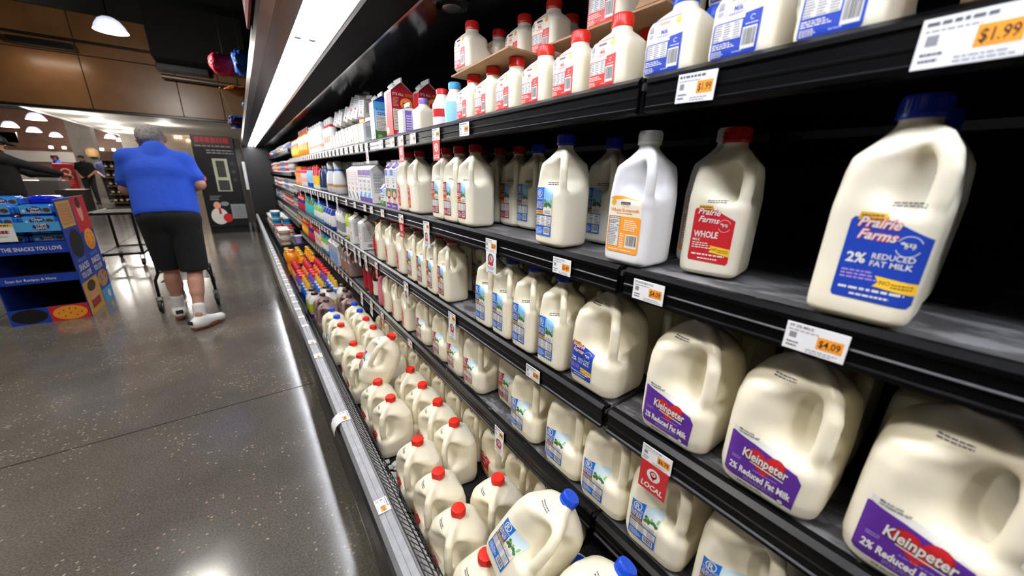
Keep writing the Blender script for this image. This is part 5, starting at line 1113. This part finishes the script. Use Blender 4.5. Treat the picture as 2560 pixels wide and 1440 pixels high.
A.rect(0, 0, .4, .3, 'gold', 1).disc(.2, .17, .1, 'peach', 2, 18, .1).disc(.2, .24, .11, 'darkbrown', 3, 16, .05).rect(.08, .05, .32, .12, 'darkred', 3); A.disc(.55, .23, .15, 'tan', 2, 20, .08).rect(.42, 0, L, .13, 'lightblue', 1).disc(.6, .06, .04, 'white', 3)
for k in range(6): A.disc(.55 + .09 * math.cos(k), .23 + .05 * math.sin(k * 1.7), .014, 'brown', 4, 8)
me = A.build('side_print', lambda u, v, o: np.stack([np.full_like(u, DX1) + o, DY0 + u, v], 1), .2, step=.0003); link('side_print', me, t)
b = MB(); b.b2((DX0, DY0, 0), (DX0 + .006, DY1, .95), M_board); b.build('far_side_panel', t)
b = MB(); b.b2((DX0, DY1 - .006, 0), (DX1, DY1, .98), M_inside); b.build('back_panel', t)
def lip(z0, z1, c, A, tray):
    b = MB(); b.b2((DX0, DY0 - .008, z0), (DX1 - .006, DY0 - .002, z1), mat('lip_' + c, PAL[c], .4)); o = b.build('tray_lip', t)
    b = MB(); b.b2((DX0 + .006, DY0, tray), (DX1 - .006, DY1 - .006, tray + .008), M_inside); b.build('tray', t)
    if A: link('lip_print', A.build('lip_print', face_minus_y(DY0 - .008, DX0, z0), .2), o)
A = Art(); A.disc(.345, .038, .045, 'navy', 1, 20, .026); A.text('CHIPS', .345, .043, .02, 'white', 2, w=.06, bold=.03); A.text('AHOY!', .345, .018, .02, 'white', 2, w=.06, bold=.03); lip(.77, .845, 'lightblue', A, .80)
A = Art(); A.text('MAKE THE SNACKS YOU LOVE', .215, .028, .032, 'white', 1, w=.40, bold=.02); lip(.59, .685, 'deepblue', A, .60)
A = Art(); A.text('Scan for Recipes & More', .19, .024, .022, 'white', 1, w=.27, bold=.01); lip(.345, .415, 'deepblue', A, .36)
A = Art(); A.rect(0, 0, .22, .135, 'deepblue', 0).disc(.11, .07, .1, 'black', 1, 26, .062).rect(.22, 0, .446, .135, 'red', 0).disc(.335, .065, .1, 'orange', 1, 28, .062)
for x, y in ((.27, .07), (.3, .09), (.335, .06), (.37, .095), (.4, .06), (.335, .1), (.3, .035), (.37, .035)): A.disc(x, y, .006, 'brown', 2, 8)
lip(0, .135, 'deepblue', A, .01)
kA = Art(); kA.rect(-.1, .012, .1, .075, 'lightblue', 0); kA.disc(-.01, .043, .05, 'navy', 1, 22, .027); kA.text('Chips', -.01, .045, .019, 'white', 2, w=.07, bold=.03); kA.text('Ahoy!', -.005, .02, .019, 'white', 2, w=.07, bold=.03); kA.disc(.07, .04, .026, 'brown', 1, 16, .018).disc(.062, .045, .006, 'darkbrown', 2, 8).disc(.078, .036, .006, 'darkbrown', 2, 8).disc(-.078, .035, .01, 'white', 1)
b = MB(); b.box((0, 0, .043), (.22, .15, .078), mat('blue_film', '1D6FD8', .15, bump=(26, .9)), .022); b.box((-.116, 0, .043), (.022, .15, .05), mat('blue_film', '1D6FD8', .15), .004); b.box((.116, 0, .043), (.022, .15, .05), mat('blue_film', '1D6FD8', .15), .004)
kind('cookie', 'cookie_pack', 'cookie pack', [('wrapper', b.mesh('wrapper'), None, None), ('printing', kA.build('printing', face_minus_y(-.0765), .1), None, None)])
b = MB(); b.box((0, 0, .043), (.22, .15, .078), mat('deep_blue_film', '1424C4', .12, bump=(26, .9)), .025); kind('cookied', 'cookie_pack', 'cookie pack', [('wrapper', b.mesh('wrapper'), None, None)])
cl = ['at the left of the top tray front', 'at the right of the top tray front']
for i, x in enumerate((-1.602, -1.386)): put('cookie', (x - .0, 4.74, .81), 'light blue cookie pack with printed oval, ' + cl[i], sc=(.82, 1, 1))
for i, x in enumerate((-1.602, -1.386)): put('cookie', (x, 4.75, .897), 'light blue cookie pack lying in the second layer of the top tray', 'second layer of cookie packs', sc=(.82, 1, 1))
for i, x in enumerate((-1.602, -1.386)): put('cookie' if i == 0 else 'cookied', (x, 4.93 + .03 * i, .955), ['light blue cookie pack behind the second layer', 'deep blue shiny pack at the top right of the display'][i], None, sc=(.82, 1, 1))
put('cookied', (-1.42, 5.14, .895), 'deep blue shiny pack at the back of the display top', sc=(.82, 1, 1))
for i in range(3):
    for j, x in enumerate((-1.602, -1.386)): put('cookie', (x, 4.80, .609 + .061 * i), 'blue cookie pack stacked in the second tray', 'cookie packs stacked in the second tray', sc=(.82, .9, .78))
b = MB(); b.b2((-1.735, DY0 - .014, .70), (-1.515, DY0 - .011, .84), M_tag); o = b.build('price_sign'); tag(o, 'white price sign with yellow and red top strip on the cookie display', 'sign')
A = Art(); A.rect(0, .115, .22, .14, 'yellow', 0).rect(0, .115, .07, .14, 'red', 1).fine(.08, .118, .2, .136, 1, 'brown', 1, 2, .6, 0).fine(.1, .055, .19, .09, 1, 'darkred', 1, 4, .7, 0).fine(.1, .035, .2, .047, 1, 'gray', 1, 5).fine(.02, .01, .06, .02, 1, 'deepblue', 1, 6)
link('printing', A.build('printing', face_minus_y(DY0 - .014, -1.735, .70), .2), o)

# ------------------------------------------------------------------ pendant lamps
def pendant(x, y, z, label, group, r=.24, power=60, omni=False):
    t = thing('pendant_lamp', label, 'lamp', (x, y, z), (0, 0, 0), group)
    b = MB(); pr = [(.05, r * .95), (r * .38, r * .92), (r * .62, r * .75), (r * .85, r * .4), (r * .97, r * .08), (r, 0)]
    pi = [(q * .96, zz * .97) for q, zz in pr][::-1]
    n = 28; pts = pr + pi; vs = [(q * math.cos(2 * math.pi * k / n), q * math.sin(2 * math.pi * k / n), zz) for q, zz in pts for k in range(n)]
    fs = [[i * n + k, i * n + (k + 1) % n, (i + 1) * n + (k + 1) % n, (i + 1) * n + k] for i in range(len(pts) - 1) for k in range(n)]
    b.add(vs, fs, mat('frosted_shade', 'C8CCD6', .35, trans=.3, emit=.45), True); b.build('shade', t)
    b = MB(); b.tube([(0, 0, r * .9), (0, 0, 4.6 - z)], .008, M_black, 6); b.lathe([(.05, r * .9), (.06, r * 1.0), (.03, r * 1.15)], M_black, 14); b.build('stem', t)
    b = MB(); b.lathe([(r * .42, r * .34), (r * .5, r * .42), (r * .3, r * .6)], mat('lamp_bulb', 'FFF6E8', emit=14), 18); b.build('bulb', t)
    far_ = y > 12 or omni; li = bpy.data.lights.new('pendant_light', 'POINT' if far_ else 'SPOT'); li.energy = power * STORE; li.color = (1, .95, .87); li.shadow_soft_size = r * .6
    if not far_: li.spot_size = math.radians(150); li.spot_blend = .6
    lo = bpy.data.objects.new('lamp_light', li); COL.objects.link(lo); lo.parent = t; lo.location = (0, 0, -.2 if y > 12 else (-.06 if far_ else .02))
pendant(-1.04, 7.4, 2.95, 'frosted bell pendant lamp hanging high above the aisle near the wooden wall', None, r=.165, power=170, omni=True)
for i, (x, y) in enumerate([(-1.0, 4.0), (-1.0, .8), (-1.0, -2.4), (-4.0, 4.0), (-4.0, 7.2), (-4.0, .8), (-7, 5.6)]): pendant(x, y, 3.1, 'unseen bell pendant lamp added to brighten the aisle floor', 'unseen pendant lamps added over the near floor', power=130)  # unseen pendants, added as fill light for the aisle and case
far = [(-5.57, 21.4), (-7.65, 26.3), (-7.75, 29), (-5.55, 26.1), (-7.9, 32.3), (-7.65, 35), (-5.55, 31), (-5.57, 33.7)]
fln = ['largest of the far ones under the black ceiling', 'at the left edge of the far hall', 'below the largest far one', 'beside the pale bulkhead, nearer', 'small, above the stone column', 'small, between the column and the bulkhead', 'beside the pale bulkhead, fifth in line', 'beside the pale bulkhead, farthest']
for (x, y), l in zip(far, fln): pendant(x, y, 2.86, 'white glowing bell pendant lamp ' + l, None, r=.25, power=300)
for i, (x, y) in enumerate([(-3.9, 18.1), (-3.88, 20.5), (-3.9, 23.1), (-3.92, 25.7), (-3.9, 15.4), (-2.0, 15.5), (-2.0, 20)]):
    t = thing('recessed_light', 'round recessed light in the pale lowered ceiling' + (', %s of the row' % ORD[i] if i < 4 else ' hidden by the wooden wall'), 'ceiling light', (x, y, 2.9), (0, 0, 0), 'recessed lights')
    b = MB(); b.lathe([(.2, 0), (.22, -.012), (.19, -.014)], mat('light_trim', 'D8D8D8', .4), 24); b.build('trim', t)
    b = MB(); b.lathe([(.18, -.012), (.17, -.018)], mat('light_lens', 'FFFAF0', emit=9), 24); b.build('lens', t)
    li = bpy.data.lights.new('downlight', 'POINT'); li.energy = 42 * STORE; li.shadow_soft_size = .15; li.color = (1, .93, .84)
    lo = bpy.data.objects.new('downlight', li); COL.objects.link(lo); lo.parent = t; lo.location = (0, 0, -.28)
# washer lights on the wood
def bar(name, x0, x1, y, z, label, h=.09):
    b = MB(); b.b2((x0, y, z), (x1, 11.0, z + h), M_black, .01); b.b2((x0 + .02, y + .02, z - .012), (x1 - .02, y + .12, z), mat('dark_lens', '1C1A18', .3)); return tag(b.build(name), label, 'track light')
bar('track_light', -2.82, -2.05, 10.7, 3.30, 'long black track light on the wooden wall, left one'); bar('track_light', -1.0, -.18, 10.7, 3.17, 'long black track light on the wooden wall, right one', .12)
b = MB(); b.tube([(-9, 10.8, 3.47), (-.99, 10.8, 3.47)], .022, M_black, 8); tag(b.build('track_rail'), 'thin black rail running across the wooden wall above the track lights', 'rail')
b = MB(); b.tube([(-.95, 10.75, 3.06), (.35, 10.75, 3.04)], .05, mat('gray_conduit', '6E6454', .35, metal=.5), 12); tag(b.build('conduit'), 'grayish pipe running below the right track light', 'pipe')
b = MB(); b.b2((-.98, 10.2, 3.3), (.5, 10.95, 4.2), mat('duct_black', '060606', .9)); tag(b.build('duct_box'), 'black duct box in front of the upper wooden wall', 'duct')
for x in (-2.43,):
    li = bpy.data.lights.new('wall_washer', 'AREA'); li.energy = 2; li.size = .7; li.size_y = .08; li.shape = 'RECTANGLE'; li.color = (1, .9, .78)
    lo = bpy.data.objects.new('washer_light', li); COL.objects.link(lo); lo.location = (x, 10.62, 3.14); lo.rotation_euler = (math.radians(30), 0, 0)
# hanging bags
def sack(name, c, size, m, label, cat='bag', pull=None, seed=1):
    rgx = random.Random(seed); bm = bmesh.new(); bmesh.ops.create_icosphere(bm, subdivisions=5, radius=1)
    from mathutils import noise as nz
    for v in bm.verts:
        q = v.co * (abs(v.co.x) ** 3 + abs(v.co.y) ** 3 + abs(v.co.z) ** 3) ** (-1 / 3)
        sv = Vector((seed, 2 * seed, seed)); w = .98 + .16 * nz.noise(q * 1.6 + sv) - .14 * abs(nz.noise(q * 3 + sv)) - .06 * abs(nz.noise(q * 7 + sv))
        s_ = 1 - .14 * max(0, -q.z)
        v.co = Vector((q.x * size[0] * w * s_, q.y * size[1] * w, q.z * size[2] * w))
        if pull: v.co.z *= max(.12, 1 - abs(q.x) ** 2 * .85)
    vs = [v.co.copy() for v in bm.verts]; fs = [[v.index for v in f.verts] for f in bm.faces]; bm.free()
    b = MB(); b.add(vs, fs, m, True); t = thing(name, label, cat, c); b.build('fabric', t); return t
M_rb = mat('red_nylon', 'C01E3C', .4, bump=(8, .4)); M_bb = mat('blue_nylon', '2A6AD0', .4, bump=(8, .4)); M_ob = mat('orange_nylon', 'E07A14', .45, bump=(8, .3)); M_nb = mat('navy_nylon', '16307A', .5)
y0 = 7.0
b1 = sack('hanging_bag', (.06, y0 + .27, 2.735), (.17, .12, .15), M_rb, 'crumpled red fabric bag hanging beside the case canopy', seed=2); b2 = sack('hanging_bag', (.30, y0, 2.74), (.13, .12, .17), M_bb, 'crumpled bright blue fabric bag hanging in front of the red one', seed=5)
b3 = sack('hanging_float', (.20, y0, 2.37), (.20, .08, .07), M_ob, 'orange pointed fabric float hanging under the red and blue bags', 'float', pull=1, seed=3); b4 = sack('hanging_bag', (.115, y0, 1.955), (.13, .1, .09), M_nb, 'dark blue fabric bag with red band hanging lowest beside the canopy', seed=8)
q = MB(); q.lathe([(.125, -.03), (.128, -.015), (.125, 0)], mat('red_trim', '8A1428', .5), 24, sy=.85); o = q.build('band', b4); q = MB(); q.lathe([(.1, -.1), (.11, -.09), (.1, -.085)], mat('pale_rim', 'D8DCE4', .4), 20, sy=.7); q.build('rim', b4)
q = MB(); q.tube([(-.2, 0, 0), (-.235, 0, .005), (-.225, 0, .02)], .008, mat('yellow_cord', 'C8A81E', .5), 6); q.build('cord_tip', b3)
q = MB(); q.tube([(.08, y0 + .27, 4.6), (.08, y0 + .27, 2.84)], .004, M_black, 5); o = q.build('cord', b1); o.location = -b1.location
q = MB(); q.tube([(.28, y0, 4.6), (.28, y0, 2.9)], .004, M_black, 5); o = q.build('cord', b2); o.location = -b2.location
q = MB(); q.tube([(.17, y0, 2.6), (.19, y0 - .02, 2.5), (.18, y0, 2.43)], .008, M_black, 6); tag(q.build('black_strap'), 'short black strap holding the orange float', 'strap')
q = MB(); q.tube([(-.03, y0, 2.37), (.02, y0, 2.2), (.06, y0, 2.03)], .004, mat('yellow_cord', 'C8A81E', .5), 5); tag(q.build('yellow_string'), 'thin yellowish string from the float to the dark blue bag', 'string')
q = MB(); q.lathe([(.03, -.03), (.045, 0), (.03, .03)], M_bb, 14, c=(.235, y0, 2.2)); q.tube([(.235, y0, 2.23), (.23, y0, 2.3)], .006, M_black, 5); tag(q.build('small_pouch'), 'tiny blue pouch dangling under the orange float', 'pouch')
# red sign above the canopy edge
b = MB(); b.b2((.113, 1.52, 1.80), (.121, 1.91, 2.12), pc('darkred')); o = b.build('hanging_sign'); tag(o, 'red sign with pale lettering at the upper edge of the canopy', 'sign')
A = Art(); A.fine(.02, .03, .37, .30, 5, 'white', 0, 4, .5, .1); link('printing', A.build('printing', lambda u, v, o_: np.stack([np.full_like(u, .113) - o_, 1.91 - u, 1.80 + v], 1), .3), o)

# ------------------------------------------------------------------ kiosk at the end of the aisle
KY = 9.72
t = thing('kiosk_machine', 'tall black self-service machine with lit window at the end of the milk aisle', 'vending machine', (0, 0, 0))
b = MB(); b.b2((-.66, KY, .14), (.0, KY + .8, 1.93), mat('kiosk_black', '121114', .35), .01); b.build('cabinet', t)
b = MB(); b.b2((.0, KY + .03, .12), (.12, KY + .8, 1.9), mat('kiosk_steel', '57534F', .3, metal=.6)); b.build('side_cabinet', t)
b = MB(); b.b2((-.66, KY + .06, 0), (.1, KY + .75, .14), M_black); b.build('plinth', t)
for x in (.02, .105): b = MB(); b.b2((x - .02, KY + .01, 0), (x + .02, KY + .06, .2), M_steel); b.build('leg', t)
b = MB(); b.b2((-.66, KY - .012, 1.70), (.0, KY, 1.93), mat('kiosk_header', '3A2A2E', .4)); o = b.build('header_sign', t)
A = Art(); A.fine(.06, .06, .6, .2, 1, 'darkred', 0, 3, .7, .0); A.fine(.05, .01, .6, .05, 1, 'gray', 0, 6, .5, .0); link('printing', A.build('printing', face_minus_y(KY - .012, -.66, 1.70), .3), o)
A = Art(); A.fine(.2, .0, .64, .1, 2, 'gray', 0, 5, .45, .05); link('notice_print', A.build('notice_print', face_minus_y(KY - .001, -.66, 1.58), .3), t)
b = MB(); b.b2((-.40, KY - .01, .86), (-.16, KY, 1.50), mat('window_glow', '9A9A84', .2, emit=.25)); o = b.build('lit_window', t)
b = MB()
for z0, z1, x0, x1 in ((.88, 1.08, -.37, -.19), (1.14, 1.46, -.35, -.21)): b.b2((x0, KY - .013, z0), (x1, KY - .01, z1), mat('window_dark', '3A3C38', .3))
b.build('window_frame', o)
for k in range(3):
    b = MB(); b.b2((-.13, KY - .008, 1.36 - k * .16), (-.03, KY, 1.46 - k * .16), mat('kiosk_panel', '1E1E22', .3)); o = b.build('menu_panel', t); A = Art(); A.fine(.02, .02, .08, .08, 2, 'midgray', 0, k); link('printing', A.build('printing', face_minus_y(KY - .008, -.13, 1.36 - k * .16), .3), o)
b = MB(); b.b2((-.25, KY - .015, .30), (.0, KY - .003, .60), mat('pale_notice', '8C9092', .6)); o = b.build('notice_board', t); A = Art(); A.fine(.03, .03, .22, .27, 9, 'midgray', 0, 5, .3); link('printing', A.build('printing', face_minus_y(KY - .015, -.25, .30), .3), o)
A = Art(); A.disc(.2, .2, .14, 'white', 0, 22, .17).disc(.19, .42, .06, 'peach', 1, 16, .075).disc(.33, .16, .08, 'red', 1, 16, .09).rect(.2, .24, .24, .36, 'red', 2).disc(.32, .45, .07, 'gray', 0, 20, .045).fine(.1, .52, .3, .62, 3, 'gray', 0, 4).disc(.05, .95, .07, 'red', 0).disc(.05, .95, .05, 'white', 1).disc(.05, .95, .035, 'red', 2)
link('front_print', A.build('front_print', face_minus_y(KY - .002, -.66, .16), .3), t)
b = MB(); b.b2((.075, 9.458, .9), (.1305, 9.52, 1.45), mat('white_holder', 'C8CACC', .4), .008); tag(b.build('sign_holder'), 'small white holder fixed at the far end of the case', 'holder')

# ------------------------------------------------------------------ far hall
def slab(name, lo, hi, m, label, cat, kind_=None): b = MB(); b.b2(lo, hi, m, .01); return tag(b.build(name), label, cat)
M_st = mat('stone_gray', '6A625A', .7, noise=(3, .7, '4A443E'))
for i, (x, y, w_) in enumerate([(-5.3, 24.5, .7), (-4.2, 27, .6)]):
    b = MB(); b.b2((x - w_ / 2, y, 0), (x + w_ / 2, y + .6, 3.6), M_st); structure(b.build('trim_%d' % (i + 1)))
b = MB(); b.lathe([(.16, 0), (.2, .1), (.19, .28), (.08, .36)], mat('warm_glow', 'B08A5C', emit=.25), 18, c=(-5.05, 24.3, 1.72)); tag(b.build('stone_glow'), 'warm glowing round shape added for the soft glow on the stone column', 'lamp')  # glowing body added in place of the soft light on the stone
slab('dark_sign', (-6.6, 20, 2.0), (-5.75, 20.06, 2.32), M_blackgloss, 'dark board sign hanging at the left edge under the pendants', 'sign')
o = slab('poster_sign', (-5.28, 20.3, 0), (-4.78, 20.34, 1.38), pc('red'), 'red poster sign with white print standing beside the black t-shirt person', 'sign')
A = Art(); A.ring(.27, .6, .13, .04, 'white', 0).fine(.1, .1, .42, .4, 4, 'peach', 0, 3); link('printing', A.build('printing', face_minus_y(20.3, -5.28, .5), .4), o)
# counters and checkout
M_ct = mat('counter_gray', '6E6A68', .5); M_wt = mat('counter_white', 'B8B4AE', .4)
slab('counter', (-6.8, 17.5, 0), (-4.55, 18.4, .86), M_ct, 'gray checkout counter behind the black sleeved person', 'counter'); slab('monitor', (-5.0, 17.8, .86), (-4.6, 18.1, 1.08), M_wt, 'white box on the counter left of the black t-shirt person', 'box')
slab('low_counter', (-4.5, 16.8, 0), (-3.9, 17.4, .62), mat('counter_dark', '3A3632', .5), 'dark low counter in front of the black t-shirt person', 'counter')
# rack of bottles to the right of the far person
t = thing('display_rack', 'dark rack of bottles in the distance between the black t-shirt person and the blue shirt', 'rack', (-3.2, 18.6, 0))
b = MB(); b.b2((-.5, 0, 0), (.9, .06, 1.8), mat('rack_wood', '4A3226', .7)); b.build('back_board', t)
for k in range(6): b = MB(); b.b2((-.5, -.3, .1 + .28 * k), (.9, 0, .13 + .28 * k), mat('rack_shelf', '6E5440', .6)); b.build('shelf', t)
bottle('wine', [(.04, 0), (.042, .14), (.03, .17), (.016, .19), (.015, .22)], 'darkbrown', ('gold', .017, .21, .24), [('cream', .04, .1)], name='wine_bottle')
for k in range(5):
    for i in range(9): put('wine', (-3.62 + .15 * i, 18.45, .132 + .28 * k), 'small dark bottle on the distant rack', 'bottles on the distant rack')
# produce and deli cases in the far hall
slab('glass_counter', (-9.5, 23, 0), (-6.2, 24, 1.0), mat('deli_white', '8C8078', .5), 'long pale counter far behind the left edge person', 'counter')
for i in range(9): slab('wall_spot', (-9.4 + .55 * i, 36.6, 2.36), (-9.25 + .55 * i, 36.75, 2.5), mat('spot_glow', 'FFE9C8', emit=7), 'small bright spotlight in a row on the far wall', 'spotlight')['group'] = 'spotlights on the far wall'
b = MB(); b.b2((-3.4, 26, 0), (1.36, 26.2, 2.9), mat('back_panel_warm', 'A8988A', .6, noise=(1.2, .6, '7E6C5C'))); structure(b.build('wall_partition'))
slab('menu_screen', (-2.32, 25.92, 1.79), (-1.3, 25.995, 2.33), mat('screen_glow', '6A6252', .3, emit=.25), 'dim hanging screen in the far hall behind the blue shirt shoulder', 'screen')
for i, (x, z) in enumerate([(-2.0, 2.55), (-1.85, 2.55), (-1.62, 2.45), (-1.5, 2.45), (-1.36, 2.45), (-1.2, 2.45)]):
    slab('track_spot', (x * 1.177, 25.9, 1.28 + (z - 1.28) * 1.177), (x * 1.177 + .09, 26.0, 1.36 + (z - 1.28) * 1.177), mat('spot_glow', 'FFE9C8', emit=7), 'small warm spotlight on the track above the far screen', 'spotlight')['group'] = 'warm track spotlights'
for y in (14, 18, 24): 
    li = bpy.data.lights.new('hall_light', 'POINT'); 
    bpy.data.lights.remove(li)
